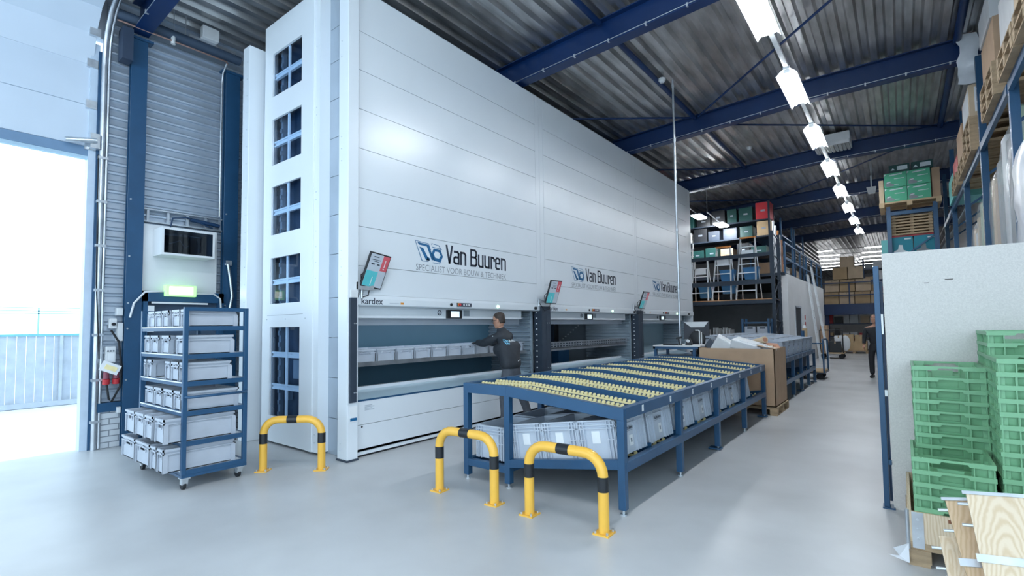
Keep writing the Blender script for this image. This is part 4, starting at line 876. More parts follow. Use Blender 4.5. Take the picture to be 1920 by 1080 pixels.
# ------------------------------------------------------------------ platform trolley
t = thing('platform_trolley', 'low platform trolley with blue handle at the end of the far table', 'trolley', (-1.95,16.6,0))
MB().box(-2.5,-1.72,15.95,17.0,.20,.235).build('platform', card2, t); MB().box(-2.52,-1.70,15.93,17.02,.17,.20).build('frame', dark, t)
m = MB(); m.tube([(-1.72,15.96,.2),(-1.72,15.96,1.05),(-1.74,16.0,1.10),(-1.74,16.9,1.10),(-1.72,16.96,1.05),(-1.72,16.96,.2)], .022, 10); m.build('handle', tblue, t); m = MB(); m.tube([(-2.48,15.96,.2),(-2.48,15.96,.98),(-1.72,15.96,1.0)], .018, 8); m.build('side_bar', tblue, t)
for x in (-2.35,-1.85):
    for y in (16.1,16.85): m = MB(); m.tube([(x,y-.02,.085),(x,y+.02,.085)], .085, 16); m.build('wheel', rubber, t)
t = thing('grey_bin', 'dark grey lidded bin with white label behind the far table', 'bin', (-2.6,17.3,0)); MB().taper(-2.55,17.2,.02,1.05,.25,.25,.32,.30).build('body', dark, t); MB().box(-2.87,-2.23,16.88,17.52,1.05,1.10).build('lid', black, t); MB().box(-2.50,-2.30,16.905,16.93,.85,.95).build('label', paper, t)
# ------------------------------------------------------------------ people
def skinned(name, joints, edges, m_, parent, root=0, sub=2, smooth=True):
    """continuous surface grown over joints (position, radius x, radius y)"""
    me = bpy.data.meshes.new(name); off = Vector(BASE[parent.name]) if parent else Vector((0,0,0))
    me.from_pydata([Vector(j[0])-off for j in joints], edges, []); me.update()
    o = bpy.data.objects.new(name, me); COL.objects.link(o)
    if parent: o.parent = parent; BASE[o.name] = BASE[parent.name]
    sk = o.modifiers.new('skin', 'SKIN'); sk.use_smooth_shade = True; sk.branch_smoothing = .6
    sv = me.skin_vertices[0].data
    for i, j in enumerate(joints): sv[i].radius = (j[1], j[2] if len(j) > 2 else j[1]); sv[i].use_root = (i == root)
    sd = o.modifiers.new('sub', 'SUBSURF'); sd.levels = sub; sd.render_levels = sub
    # bake to plain mesh
    dg = bpy.context.evaluated_depsgraph_get(); nm = bpy.data.meshes.new_from_object(o.evaluated_get(dg))
    o.modifiers.clear(); o.data = nm; nm.materials.clear(); nm.materials.append(m_)
    for p in nm.polygons: p.use_smooth = True
    return o
class Fig:
    """figure frame: x to the person's left, y forward, z up"""
    def __init__(s, pos, face): s.o = Vector(pos); fy = Vector((math.cos(face), math.sin(face), 0)); s.fy = fy; s.fx = Vector((-fy.y, fy.x, 0))
    def __call__(s, x, y, z): return s.o+s.fx*x+s.fy*y+Vector((0,0,z))
def hand(P, wrist, d, up, m_, parent, curl, side):
    """palm, four unequal bent fingers and a thumb leaving the side of the palm"""
    d = Vector(d).normalized(); up = Vector(up); up = (up-d*up.dot(d)).normalized(); sd = d.cross(up).normalized()*side; w0 = Vector(wrist)
    J = [(w0,.026,.022),(w0+d*.05,.038,.018),(w0+d*.088,.040,.016)]; E = [(0,1),(1,2)]
    h = skinned('hand', J, E, m_, parent, 0, 2)
    for k, (off, ln) in enumerate(((-.030,.068),(-.010,.080),(.010,.074),(.029,.058))):
        b0 = w0+d*.082+sd*off; a1 = d*math.cos(curl)-up*math.sin(curl); a2 = d*math.cos(curl*2)-up*math.sin(curl*2)
        skinned('finger', [(b0,.0095),(b0+d*ln*.35,.0092),(b0+d*ln*.35+a1*ln*.36,.0085),(b0+d*ln*.35+a1*ln*.36+a2*ln*.30,.007)], [(0,1),(1,2),(2,3)], m_, h, 0, 1)
    b0 = w0+d*.030-sd*.028; td = (d*.75-sd*.6-up*.25).normalized()
    skinned('thumb', [(b0,.012),(b0+td*.032,.0115),(b0+td*.032+(td*.8+d*.5).normalized()*.030,.009)], [(0,1),(1,2)], m_, h, 0, 1)
    return h
def head(P, c, look, m_, parent, hair=True, glasses=True):
    """head with face features, built around its centre and turned to the look direction"""
    look = Vector(look).normalized(); z = Vector((0,0,1)); rt = look.cross(z).normalized(); up = rt.cross(look)
    R = Matrix.Identity(4)
    for i in range(3): R[i][0] = rt[i]; R[i][1] = look[i]; R[i][2] = up[i]; R[i][3] = c[i]
    m = MB(); n = 20; rows = [(-.125,.030,.040,.045),(-.115,.046,.060,.030),(-.09,.058,.078,.012),(-.05,.066,.088,.006),(0,.074,.094,.0),(.04,.077,.098,-.004),(.075,.073,.093,-.008),(.10,.058,.074,-.010),(.118,.034,.044,-.010),(.124,.008,.010,-.010)]
    vs = []
    for (zz, ax, ay, oy) in rows:
        for j in range(n):
            q = 2*PI*j/n; x = ax*math.cos(q); y = ay*math.sin(q)+oy
            if y > 0 and abs(x) < .02 and -.06 < zz < .02: y += .004
            vs.append((x,y,zz))
    fs = [(i*n+j,i*n+(j+1)%n,(i+1)*n+(j+1)%n,(i+1)*n+j) for i in range(len(rows)-1) for j in range(n)]+[tuple(range(n))[::-1], tuple(range((len(rows)-1)*n,len(rows)*n))]
    m.add(vs, fs, True)
    m.add([(-.012,.088,-.045),(.012,.088,-.045),(0,.092,.015),(0,.120,-.040)], [(0,1,3),(1,2,3),(2,0,3),(0,2,1)], True)
    for s in (-1,1): m.ball((s*.078,-.008,-.012),.010,.020,.032,8,6)
    h = m.xf(R).build('head', m_, parent)
    m = MB()
    for s in (-1,1): m.ball((s*.030,.084,.0),.011,.007,.006,8,6)
    m.xf(R).build('eye', offwhite, h)
    m = MB(); m.box(-.022,.022,.085,.091,-.076,-.070); m.xf(R).build('mouth', mat('lips', (.40,.17,.13), .5), h)
    m = MB()
    for s in (-1,1): m.box(s*.03-.016,s*.03+.016,.088,.094,.018,.024)
    m.xf(R).build('eyebrow', hairm, h)
    if hair:
        m = MB(); vs = []; rows2 = [(-.06,.062,.082,-.012),(-.04,.069,.090,-.009),(0,.077,.097,-.004),(.04,.080,.101,-.005),(.076,.076,.096,-.008),(.102,.060,.077,-.010),(.120,.036,.046,-.010),(.127,.006,.008,-.010)]; fs = []
        for zz, ax, ay, oy in rows2:
            for j in range(n):
                q = 2*PI*j/n; x = ax*math.cos(q); y = ay*math.sin(q)+oy
                lim = .066 if zz > .07 else (.035 if zz > .03 else -.03)
                y = min(y, lim); vs.append((x,y,zz))
        fs = [(i*n+j,i*n+(j+1)%n,(i+1)*n+(j+1)%n,(i+1)*n+j) for i in range(len(rows2)-1) for j in range(n)]+[tuple(range(n))[::-1]]
        m.add(vs, fs, True); m.xf(R).build('hair', hairm, h)
    if glasses:
        m = MB()
        for s in (-1,1):
            m.tube([(s*.079,-.015,.004),(s*.076,.06,.006),(s*.055,.104,.005)], .0028, 6); m.tube([(s*.032+.021*math.cos(q*PI/6),.106,.001+.016*math.sin(q*PI/6)) for q in range(13)], .0022, 5)
        m.tube([(-.012,.108,.003),(.012,.108,.003)], .0025, 5); m.xf(R).build('glasses', black, h)
    return h
# the man at the lift: facing the tray, arms reaching to the crates, feet apart
face = math.radians(176); P = Fig((-4.86,6.13,0), face)
t = thing('person', 'man in charcoal jacket and grey trousers reaching into the open storage lift', 'person', (-4.86,6.13,0))
hc = P(.075,.16,1.665)
# body under the clothing
body = skinned('body', [(P(0,-.02,.93),.105,.075),(P(.01,.03,1.12),.10,.07),(P(.03,.09,1.33),.12,.08),(P(.045,.115,1.44),.06,.06),(P(.06,.135,1.53),.052,.055),(P(.07,.15,1.60),.05,.055),
    (P(.10,0,.86),.06),(P(.13,.03,.48),.055),(P(.14,0,.10),.04),(P(-.10,-.02,.86),.06),(P(-.28,.0,.48),.055),(P(-.42,-.03,.10),.04),
    (P(.20,.13,1.40),.055),(P(.215,.36,1.29),.042),(P(.18,.58,1.31),.028),(P(-.15,.12,1.41),.055),(P(-.20,.36,1.27),.042),(P(-.02,.58,1.30),.028)],
    [(0,1),(1,2),(2,3),(3,4),(4,5),(0,6),(6,7),(7,8),(0,9),(9,10),(10,11),(3,12),(12,13),(13,14),(3,15),(15,16),(16,17)], skin, t)
tr_ = skinned('trousers', [(P(0,-.02,1.02),.15,.11),(P(.0,-.02,.90),.165,.13),(P(.10,-.01,.80),.105,.10),(P(.12,.03,.48),.077,.08),(P(.13,.01,.28),.066,.07),(P(.14,0,.075),.066,.07),(P(-.10,-.02,.80),.105,.10),(P(-.26,.0,.48),.077,.08),(P(-.34,-.02,.28),.066,.07),(P(-.42,-.03,.075),.066,.07)],
    [(0,1),(1,2),(2,3),(3,4),(4,5),(1,6),(6,7),(7,8),(8,9)], trousm, t)
jk = skinned('jacket', [(P(0,-.02,.875),0.203,0.155),(P(0,-.01,1.0),0.203,0.151),(P(.012,.02,1.14),0.203,0.146),(P(.03,.07,1.30),0.211,0.146),(P(.042,.10,1.40),0.171,0.134),(P(.058,.135,1.505),0.076,0.079),(P(.063,.142,1.56),0.074,0.076),
    (P(.19,.12,1.395),0.090,0.089),(P(.228,.24,1.34),0.076,0.079),(P(.222,.38,1.30),0.066,0.065),(P(.19,.56,1.315),0.049,0.048),(P(-.13,.105,1.405),0.090,0.089),(P(-.185,.24,1.33),0.076,0.079),(P(-.18,.38,1.28),0.066,0.065),(P(-.03,.56,1.305),0.049,0.048)],
    [(0,1),(1,2),(2,3),(3,4),(4,5),(5,6),(4,7),(7,8),(8,9),(9,10),(4,11),(11,12),(12,13),(13,14)], jacketm, t)
head(P, hc, P(.35,1,-.20)-P(0,0,0), skin, t)
hand(P, P(.185,.58,1.315), P(.1,1,-.35)-P(0,0,0), (0,0,1), mat('dark_work_glove', (.02,.022,.028), .6), t, .5, -1)
hand(P, P(-.015,.58,1.305), P(.25,1,-.45)-P(0,0,0), (0,0,1), mat('dark_work_glove', (.02,.022,.028), .6), t, .5, 1)
m = MB()
for x, y in ((.14,.04),(-.42,.01)):
    c = P(x,y,.04); A = P(x,y-.12,.035); B = P(x,y+.16,.03); m.tube([A,P(x,y-.09,.05),P(x,y,.05),P(x,y+.11,.04),B], [.03,.048,.05,.046,.03], 12)
m.build('shoe', black, t)
# company print on the back, laid on the jacket
from mathutils.bvhtree import BVHTree
def drape(mb, tgt, direction, off=.004):
    o_ = Vector(BASE[t.name]); bv = BVHTree.FromPolygons([Vector(v.co)+o_ for v in tgt.data.vertices], [tuple(p.vertices) for p in tgt.data.polygons])
    d = Vector(direction).normalized(); out = []
    for p in mb.v:
        hit = bv.ray_cast(Vector(p)-d*1.0, d); out.append(tuple(hit[0]-d*off) if hit[0] else p)
    mb.v = out; return mb
bd = P.fy
ur = -P.fx; ur.z = 0
ori = P(.155,-.4,1.275)
drape(polys(ori, ur+Vector((0,0,.08)), (0,0,1), .105, .095, MARK, 0), jk, bd).build('jacket_mark', cyan, jk)
lt = lettering('Van Buuren', P(.045,-.4,1.315), ur+Vector((0,0,.08)), (0,0,1), .20, .042, .02, 0); drape(lt, jk, bd).build('jacket_lettering', paper, jk)
st_ = MB(); n = 10
st_.add([P(-.02-.012*k,-.4,1.02+.003*k) for k in range(n)]+[P(-.02-.012*k,-.4,1.028+.003*k) for k in range(n)], [(k,k+1,n+k+1,n+k) for k in range(n-1)]); drape(st_, jk, bd).build('pocket_piping', paper, jk)
m = MB(); m.ball(P(.255,.13,1.415),.008,n=8,m=6); m.build('sleeve_tab', paper, jk)
# second person far down the aisle
P = Fig((-.60,17.3,0), math.radians(-100)); t = thing('person', 'person in dark clothing standing far down the aisle beside the blue upright', 'person', (-.60,17.3,0))
skinned('body', [(P(0,0,.95),.10,.07),(P(0,.01,1.2),.10,.07),(P(0,0,1.42),.07,.06),(P(0,.01,1.54),.05),(P(.1,0,.85),.055),(P(.1,.02,.48),.055),(P(.1,0,.08),.04),(P(-.1,0,.85),.055),(P(-.1,.02,.48),.055),(P(-.1,0,.08),.04),(P(.21,0,1.40),.05),(P(.25,.02,1.12),.04),(P(.24,.14,.92),.03),(P(-.21,0,1.40),.05),(P(-.25,.02,1.12),.04),(P(-.24,.14,.92),.03)],
    [(0,1),(1,2),(2,3),(0,4),(4,5),(5,6),(0,7),(7,8),(8,9),(2,10),(10,11),(11,12),(2,13),(13,14),(14,15)], skin, t)
dk = mat('black_clothing', (.012,.014,.02), .7)
skinned('trousers', [(P(0,0,1.05),.14,.10),(P(0,0,.9),.16,.12),(P(.1,0,.8),.10),(P(.1,.02,.48),.075),(P(.1,0,.08),.065),(P(-.1,0,.8),.10),(P(-.1,.02,.48),.075),(P(-.1,0,.08),.065)], [(0,1),(1,2),(2,3),(3,4),(1,5),(5,6),(6,7)], dk, t)
skinned('jacket', [(P(0,0,.86),.168,.13),(P(0,.01,1.15),.165,.12),(P(0,0,1.38),.16,.115),(P(0,.01,1.49),.068),(P(.21,0,1.39),.075),(P(.25,.02,1.12),.06),(P(.24,.13,.94),.045),(P(-.21,0,1.39),.075),(P(-.25,.02,1.12),.06),(P(-.24,.13,.94),.045)], [(0,1),(1,2),(2,3),(2,4),(4,5),(5,6),(2,7),(7,8),(8,9)], dk, t)
head(P, P(0,.02,1.665), P.fy, skin, t, glasses=False)
hand(P, P(.24,.14,.92), P(0,.4,-1)-P(0,0,0), P.fx, skin, t, .3, 1); hand(P, P(-.24,.14,.92), P(0,.4,-1)-P(0,0,0), -P.fx, skin, t, .3, -1)
m = MB()
for x in (.1,-.1): m.tube([P(x,-.11,.035),P(x,-.08,.05),P(x,0,.05),P(x,.12,.04),P(x,.17,.03)], [.03,.046,.048,.044,.03], 12)
m.build('shoe', black, t)
# ------------------------------------------------------------------ ladder shelf (rack across, beyond the lifts)
darkst = mat('dark_rack_steel', (.018,.03,.05), .45, .2)
RY = 17.6
t = thing('pallet_rack', 'dark steel rack beyond the lifts with step ladders on its shelf', 'rack', (-4.8,RY+.5,0))
for x in (-3.18,-6.9):
    for y in (RY,RY+1.05):
        up = MB().box(x-.05,x+.05,y-.035,y+.035,0,4.55).build('upright', darkst, t); m = MB()
        for k in range(22): m.box(x+.05,x+.052,y-.012,y+.012,.3+.19*k,.36+.19*k)
        m.build('slot', offwhite, up)
for x in (-3.18,-6.9):
    m = MB()
    for k in range(6): z = .3+.7*k; m.bar((x,RY,z),(x,RY+1.05,z+.6),.03,.03); m.bar((x,RY+1.05,z+.6),(x,RY,z+.7),.03,.03)
    m.build('brace', darkst, t)
for z0, z1 in ((2.22,2.34),(2.85,3.0),(3.75,3.87)):
    m = MB(); m.box(-6.85,-3.2,RY-.05,RY-.0,z0,z1)
    if z0 < 2.5: m.box(-6.85,-3.2,RY+1.02,RY+1.08,z0,z1)
    m.build('beam', darkst, t)
MB().box(-6.85,-3.2,RY-.03,RY+1.1,2.34,2.37).build('shelf_board', mat('orange_shelf_board', (.55,.27,.12), .6), t)
struct(MB().box(-7.2,-3.25,19.3,19.4,0,2.3).build('wall_lower', mat('dark_block_wall', (.05,.055,.06), .7)))
alu = mat('ladder_aluminium', (.68,.70,.72), .35, .5)
blues = mat('blue_seat_plastic', (.02,.14,.32), .45)
orange = mat('orange_plastic', (.75,.27,.06), .45)
def step_ladder(x, y, z, hgt, w, n, label):
    t = thing('step_ladder', label, 'step ladder', (x,y,z), 'aluminium step ladders on the shelf')
    lean = .22*hgt; yb = y
    for s in (-1,1):
        m = MB(); m.bar((x+s*w/2,yb,z),(x+s*w*.36,yb+lean,z+hgt),.035,.07,up=(0,1,0)); m.build('stile', alu, t)
        m = MB(); m.bar((x+s*w/2,yb+lean*1.9,z),(x+s*w*.36,yb+lean*1.1,z+hgt*.95),.025,.04,up=(0,1,0)); m.build('rear_leg', alu, t)
    for k in range(n):
        q = (k+1)/(n+1); m = MB(); ww = w*(1-.28*q)/2; m.box(x-ww,x+ww,yb+lean*q-.04,yb+lean*q+.05,z+hgt*q-.015,z+hgt*q+.015); m.build('step', alu, t)
    MB().box(x-w*.30,x+w*.30,yb+lean*.82-.03,yb+lean*.82+.0,z+hgt*.66,z+hgt*.80).build('platform', alu, t)
    MB().box(x-w*.40,x+w*.40,yb+lean-.05,yb+lean+.05,z+hgt,z+hgt+.05).build('top_cap', orange, t)
step_ladder(-5.55,RY+.1,2.37,1.45,.62,4,'left step ladder with orange top on the dark shelf')
step_ladder(-4.80,RY+.1,2.37,1.85,.62,5,'middle step ladder with orange top on the dark shelf')
step_ladder(-4.02,RY+.1,2.37,2.10,.62,6,'right, tallest step ladder with orange top on the dark shelf')
m = MB(); 
for s in (0,.32): m.bar((-6.15+s,RY+.1,2.37),(-6.2+s,RY+.6,4.5),.03,.07,up=(0,1,0))
for k in range(7): m.box(-6.15,-5.83,RY+.12+.07*k,RY+.16+.07*k,2.6+.28*k,2.63+.28*k)
tag(m.build('ladder', alu), 'straight aluminium ladder at the left end of the dark shelf', 'ladder')
for k, (x, z) in enumerate(((-5.5,2.50),(-4.72,2.62),(-3.98,3.08),(-4.75,3.05))):
    t = thing('blue_bin', ['blue plastic bin behind the left step ladder','blue plastic bin low behind the middle step ladder','blue plastic bin high behind the right step ladder','blue plastic bin high behind the middle step ladder'][k], 'bin', (x,RY+.75,z), 'blue bins behind the ladders')
    MB().taper(x,RY+.8,z,z+.38,.19,.12,.24,.16).build('body', blues, t); MB().box(x-.25,x+.25,RY+.63,RY+.97,z+.38,z+.41).build('rim', blues, t)
# upper storage behind the ladders
def shelf_unit(name, x0, x1, y0, y1, zs, top, label, m_=darkst, z0=0):
    t = thing(name, label, 'shelf', ((x0+x1)/2,(y0+y1)/2,z0))
    for x in (x0,x1):
        for y in (y0,y1): MB().box(x-.03,x+.03,y-.03,y+.03,z0,top).build('upright', m_, t)
    for z in zs: MB().box(x0,x1,y0,y1,z-.05,z).build('shelf_board', m_, t)
    return t
struct(MB().box(-8.5,-3.05,18.9,28.9,3.20,3.30).build('trim_3', darkst))
shelf_unit('storage_shelf',-7.6,-3.6,19.6,20.4,(3.35,4.05,4.75,5.35),6.0,'dark storage shelves on the upper floor behind the step ladders',z0=3.3)
rc = random.Random(3)
cols = [dgreen, black, card, dgreen, card2, red, dark, mat('grey_carton', (.25,.26,.27), .7), dgreen, mat('white_carton', (.6,.6,.6), .7)]
nm = {id(dgreen):'dark green case', id(black):'black case', id(card):'brown carton', id(card2):'tan carton', id(red):'red case', id(dark):'dark grey case', id(cols[7]):'grey carton', id(cols[9]):'white carton'}
for lv, z in enumerate((4.05,4.75,5.35)):
    x = -7.4; k = 0
    while x < -3.75:
        wd = rc.uniform(.32,.52); hh = rc.uniform(.32,.55); mm = cols[rc.randrange(len(cols))]
        if lv == 2 and x > -4.3: mm = red; hh = .62
        nmv = nm[id(mm)]; t = thing('storage_case', '%s on the %s upper shelf behind the ladders, %s from left' % (nmv, ['lower','middle','top'][lv], ORD[k]), 'case', (x+wd/2,19.95,z))
        MB().box(x,x+wd,19.65,20.25,z,z+hh).build('body', mm, t, bev=.01); MB().box(x+wd*.35,x+wd*.65,19.645,19.65,z+hh*.45,z+hh*.57).build('label', inkg, t)
        x += wd+rc.uniform(.04,.16); k += 1
for k, (x, y, z, r) in enumerate(((-5.75,18.6,5.55,.3),(-5.05,18.9,5.2,.3))):
    t = thing('shelf_lamp', ['small lit lamp on a stalk above the left step ladder','small lit lamp above the right step ladder'][k], 'ceiling light', (x,y,z)); m = MB(); m.box(x-.16,x+.16,y-.4,y+.4,z-.04,z-.0); m.build('lamp_tube', lampon, t); MB().box(x-.18,x+.18,y-.42,y+.42,z,z+.03).build('reflector', reflector, t)
    m = MB(); m.tube([(x,y,z+.03),(x-.2,y-1.0,z+.32)], .02, 8); m.tube([(x-.2,y-1.0,z+.3),(x-.2,y-1.0,6.42)], .006, 5); m.build('stalk', offwhite, t)
# ground floor under the ladder shelf
t = shelf_unit('parts_trolley',-4.0,-3.25,17.0,17.5,(.4,.8,1.2,1.62),1.72,'blue parts trolley with grey boxes under the ladder shelf',tblue)
for k in range(4):
    for j in range(2):
        z = (.4,.8,1.2,1.2)[k] if k < 3 else .4
        if k == 3: continue
        x = -3.95+.36*j; b = thing('parts_box', 'grey box on the %s shelf of the blue parts trolley, %s' % (['lowest','middle','upper'][k],['left','right'][j]), 'box', (x+.16,17.2,z), 'grey boxes on the parts trolley'); MB().box(x,x+.32,17.02,17.4,z,z+.28).build('body', crateg, b, bev=.01); MB().box(x+.08,x+.24,17.015,17.02,z+.2,z+.25).build('grip', dark, b)
for k in range(2):
    x = -5.35+.75*k; t = thing('sheet_rack', ['left upright rack of thin clear sheets under the ladder shelf','right upright rack of thin clear sheets under the ladder shelf'][k], 'rack', (x,17.2,0)); MB().box(x-.3,x+.3,16.9,17.5,.7,.76).build('base', darkst, t)
    for q in range(6): MB().box(x-.28+.1*q,x-.265+.1*q,16.9,17.45,.76,1.45-.03*(q%3)).build('sheet', alu, t)
    for q in (-1,1): MB().box(x+q*.27-.02,x+q*.27+.02,17.1,17.2,0,.7).build('leg', darkst, t)
t = thing('bench_machine', 'small white bench machine left of the sheet racks', 'machine', (-5.95,17.0,0)); MB().box(-6.1,-5.75,16.8,17.2,1.05,1.14).build('base', offwhite, t); m = MB(); m.tube([(-5.92,17,1.14),(-5.92,17,1.38)], .05, 10); m.build('column', zinc, t); m = MB(); m.ball((-5.92,16.95,1.43),.09); m.build('head', offwhite, t); MB().box(-6.05,-5.8,16.85,17.15,0,1.05).build('pedestal', dark, t)
MB_ = MB().box(-5.5,-4.1,16.55,16.75,.98,1.06); tag(MB_.build('reddish_plank', mat('red_brown_carton', (.45,.22,.14), .75), bev=.005), 'dark red plank lying behind the carton bin under the shelf', 'plank'); tag(MB().box(-4.5,-3.4,16.3,16.6,1.0,1.20).build('white_tray', offwhite, bev=.01), 'flat white tray behind the far table totes', 'tray')
tag(MB().box(-5.6,-3.3,16.5,16.9,.0,.98).build('low_bench', darkst, bev=.005), 'dark low bench under the ladder shelf', 'bench')
# ------------------------------------------------------------------ office block with door, rail and ladders
struct(MB().box(-3.2,-3.0,19.0,20.35,0,3.25).build('wall_office_front', whitep)); struct(MB().box(-3.2,-3.0,21.65,28.8,0,3.25).build('wall_office_rear', whitep)); struct(MB().box(-3.2,-3.0,20.35,21.65,2.15,3.25).build('wall_office_lintel', whitep)); struct(MB().box(-8.5,-3.0,28.8,28.9,0,3.25).build('wall_office_end', whitep))
d = thing('door_2', None, None, (-3.05,21,0)); struct(d); MB().box(-3.06,-3.005,20.36,21.64,0,2.14).build('door_leaf', mat('dark_office_door', (.02,.025,.035), .5), d); m = MB(); m.box(-3.02,-2.985,20.30,20.36,0,2.2); m.box(-3.02,-2.985,21.64,21.70,0,2.2); m.box(-3.02,-2.985,20.30,21.70,2.14,2.2); m.build('door_frame', greypaint, d); MB().box(-3.005,-2.96,20.42,20.50,1.0,1.1).build('door_handle', zinc, d)
t = thing('wall_sign', 'small white sign with red pictograms right of the office door', 'sign', (-2.99,22.6,1.5)); MB().box(-2.998,-2.99,22.35,22.75,1.1,1.95).build('plate', paper, t)
for k in range(3): MB().box(-2.99,-2.988,22.42,22.68,1.16+.27*k,1.34+.27*k).build('red_mark', red, t)
t = thing('roof_railing', 'blue safety railing along the top of the white office block', 'railing', (-3.05,23.5,3.25))
for z in (3.75,4.3): MB().box(-3.07,-3.02,18.9,28.8,z,z+.05).build('rail', tblue, t)
for k in range(7): y = 18.95+1.63*k; MB().box(-3.075,-3.015,y-.03,y+.03,3.25,4.35).build('railing_post', tblue, t)
for k in range(2):
    y = 21.2+3.0*k; t = shelf_unit('blue_rack',-4.6,-3.5,y,y+2.4,(3.4,4.2,5.0),5.6,['nearer blue rack frame on top of the office block','farther blue rack frame on top of the office block'][k],tblue,3.3)
    for q in range(3):
        c = carton(-4.4,-3.6,y+.1+.75*q,y+.75+.75*q,3.4,3.95-.05*q,'carton on the %s rack above the office, %s from the near end' % (['nearer','farther'][k],ORD[q]),[card,card3,mat('white_carton', (.6,.6,.6), .7)][q])
for k in range(5):
    y = 18.9+.35*k; m = MB(); m.tube([(-3.35,y,3.3),(-3.35,y,5.1-.12*k)], .035, 8); tag(m.build('upright_tube', [alu,alu,orange,alu,mat('red_brown_carton', (.45,.22,.14), .75)][k]), '%s of the upright tubes standing on the office roof, from the near end' % ORD[k], 'tube')
def lean_ladder(y, foot, top, label, m_=alu, dbl=0):
    t = thing('leaning_ladder', label, 'ladder', (-2.5,y,0)); 
    for s in (0,.42):
        m = MB(); m.bar((foot,y+s,0),(-2.95,y+s*.9,top),.02,.045,up=(1,0,0)); m.build('stile', m_, t)
    m = MB(); n = int(top/.28)
    for k in range(1,n): q = k/n; m.tube([(foot+(-2.96-foot)*q,y,top*q),(foot+(-2.96-foot)*q,y+.40,top*q)], .016, 6)
    m.build('rungs', m_, t)
lean_ladder(23.2,-2.62,3.55,'nearer pale ladder leaning against the white office wall')
lean_ladder(24.3,-2.45,3.95,'farther pale ladder leaning against the white office wall')
# ------------------------------------------------------------------ far mezzanine with cartons and shelving
MY = 33.0
t = thing('mezzanine', 'blue far mezzanine deck with railing across the end of the aisle', 'mezzanine', (-1,MY+3,2.0))
MB().box(-3.6,2.4,MY-.1,MY+.1,2.0,2.6).build('edge_beam', navy, t); MB().box(-3.6,2.4,MY+.1,MY+9,2.45,2.58).build('deck', navy, t)
for x in (-3.3,-.85,1.6): MB().box(x-.09,x+.09,MY+.12,MY+.3,0,2.45).build('column', navy, t)
for z in (3.05,3.75): MB().box(-3.6,2.4,MY-.04,MY+.0,z,z+.06).build('rail', navy, t)
for k in range(5): x = -3.5+1.3*k; MB().box(x-.03,x+.03,MY-.04,MY+.02,2.6,3.8).build('railing_post', navy, t)
g = 'cartons on the far mezzanine'
for r, (z, n, x0) in enumerate(((2.6,4,-3.4),(3.3,3,-3.35),(4.0,2,-2.95))):
    for k in range(n):
        x = x0+.72*k; hh = .66; carton(x,x+.68,MY+.15,MY+.9,z,z+hh,'tan carton on the far mezzanine, %s layer, %s from left' % (['bottom','second','third'][r],ORD[k]),[card2,card3][(r+k)%2],g)
carton(-2.6,-1.95,MY+.2,MY+.9,4.66,5.25,'topmost tan carton on the far mezzanine',card3,g)
def goods_shelf(x0, x1, y, z0, levels, pitch, label, seed, small):
    t = shelf_unit('far_shelf',x0,x1,y,y+.6,[z0+.08+pitch*k for k in range(levels)],z0+pitch*levels,label,navy,z0); q = random.Random(seed)
    for k in range(levels):
        x = x0+.08; j = 0
        while x < x1-.25:
            wd = q.uniform(.22,.42); hh = q.uniform(.16,pitch-.12); mm = [card3,paper,black,card2,offwhite,dark,red,cols[7]][q.randrange(8)]
            kind = {id(card3):'pale carton',id(paper):'white box',id(black):'black box',id(card2):'tan carton',id(offwhite):'off white box',id(dark):'dark grey box',id(red):'red box',id(cols[7]):'grey carton'}[id(mm)]
            o = MB().box(x,x+wd,y+.02,y+.5,z0+.08+pitch*k,z0+.08+pitch*k+hh).build('shelf_box', mm); tag(o,'%s, %s, %s level, %s from left' % (kind,small,ORD[k],ORD[j]),'box','small goods on the far shelves'); x += wd+q.uniform(.02,.10); j += 1
goods_shelf(-1.55,1.6,MY+.6,2.6,4,.62,'blue shelving full of small goods on the far mezzanine',5,'mezzanine shelving')
goods_shelf(-3.5,1.9,MY+1.4,0,3,.72,'blue shelving full of small goods under the far mezzanine',9,'shelving under the mezzanine')
pallet(-2.55,-1.35,30.6,31.4,0,'wooden pallet with tan cartons at the far end of the aisle',group=None)
for k, (x0,x1,z0,z1) in enumerate(((-2.5,-1.4,.145,.62),(-2.4,-1.95,.62,.95),(-1.9,-1.5,.62,.93))): carton(x0,x1,30.65,31.3,z0,z1,['wide tan carton on the far aisle pallet','upper left tan carton on the far aisle pallet','upper right tan carton on the far aisle pallet'][k],card2)
t = thing('order_cart', 'black framed order cart with cartons left of the far pallet', 'cart', (-3.1,26.5,0)); MB().box(-2.88,-2.0,25.6,26.6,.22,.27).build('deck', card2, t); m = MB()
for x in (-2.86,-2.02): m.tube([(x,25.62,.25),(x,25.62,1.25)], .022, 8)
m.tube([(-2.86,25.62,1.25),(-2.02,25.62,1.25)], .022, 8); m.build('handle', black, t)
for x in (-2.8,-2.1):
    for y in (25.7,26.5): m = MB(); m.tube([(x,y-.02,.1),(x,y+.02,.1)], .1, 12); m.build('wheel', rubber, t)
carton(-2.86,-2.58,25.75,26.3,.275,1.45,'tall brown carton standing on the far order cart',card); carton(-2.55,-2.1,25.75,26.3,.275,.75,'black carton on the far order cart',black); carton(-2.35,-2.05,25.9,26.3,.755,1.0,'white parcel on top of the black carton on the order cart',paper)
t = thing('cloth_sack', 'pale sack hanging at the right of the far order cart', 'sack', (-1.95,25.75,.45)); m = MB(); m.ball((-1.93,25.75,.68),.17,.14,.34,12,8); m.build('bag', offwhite, t)
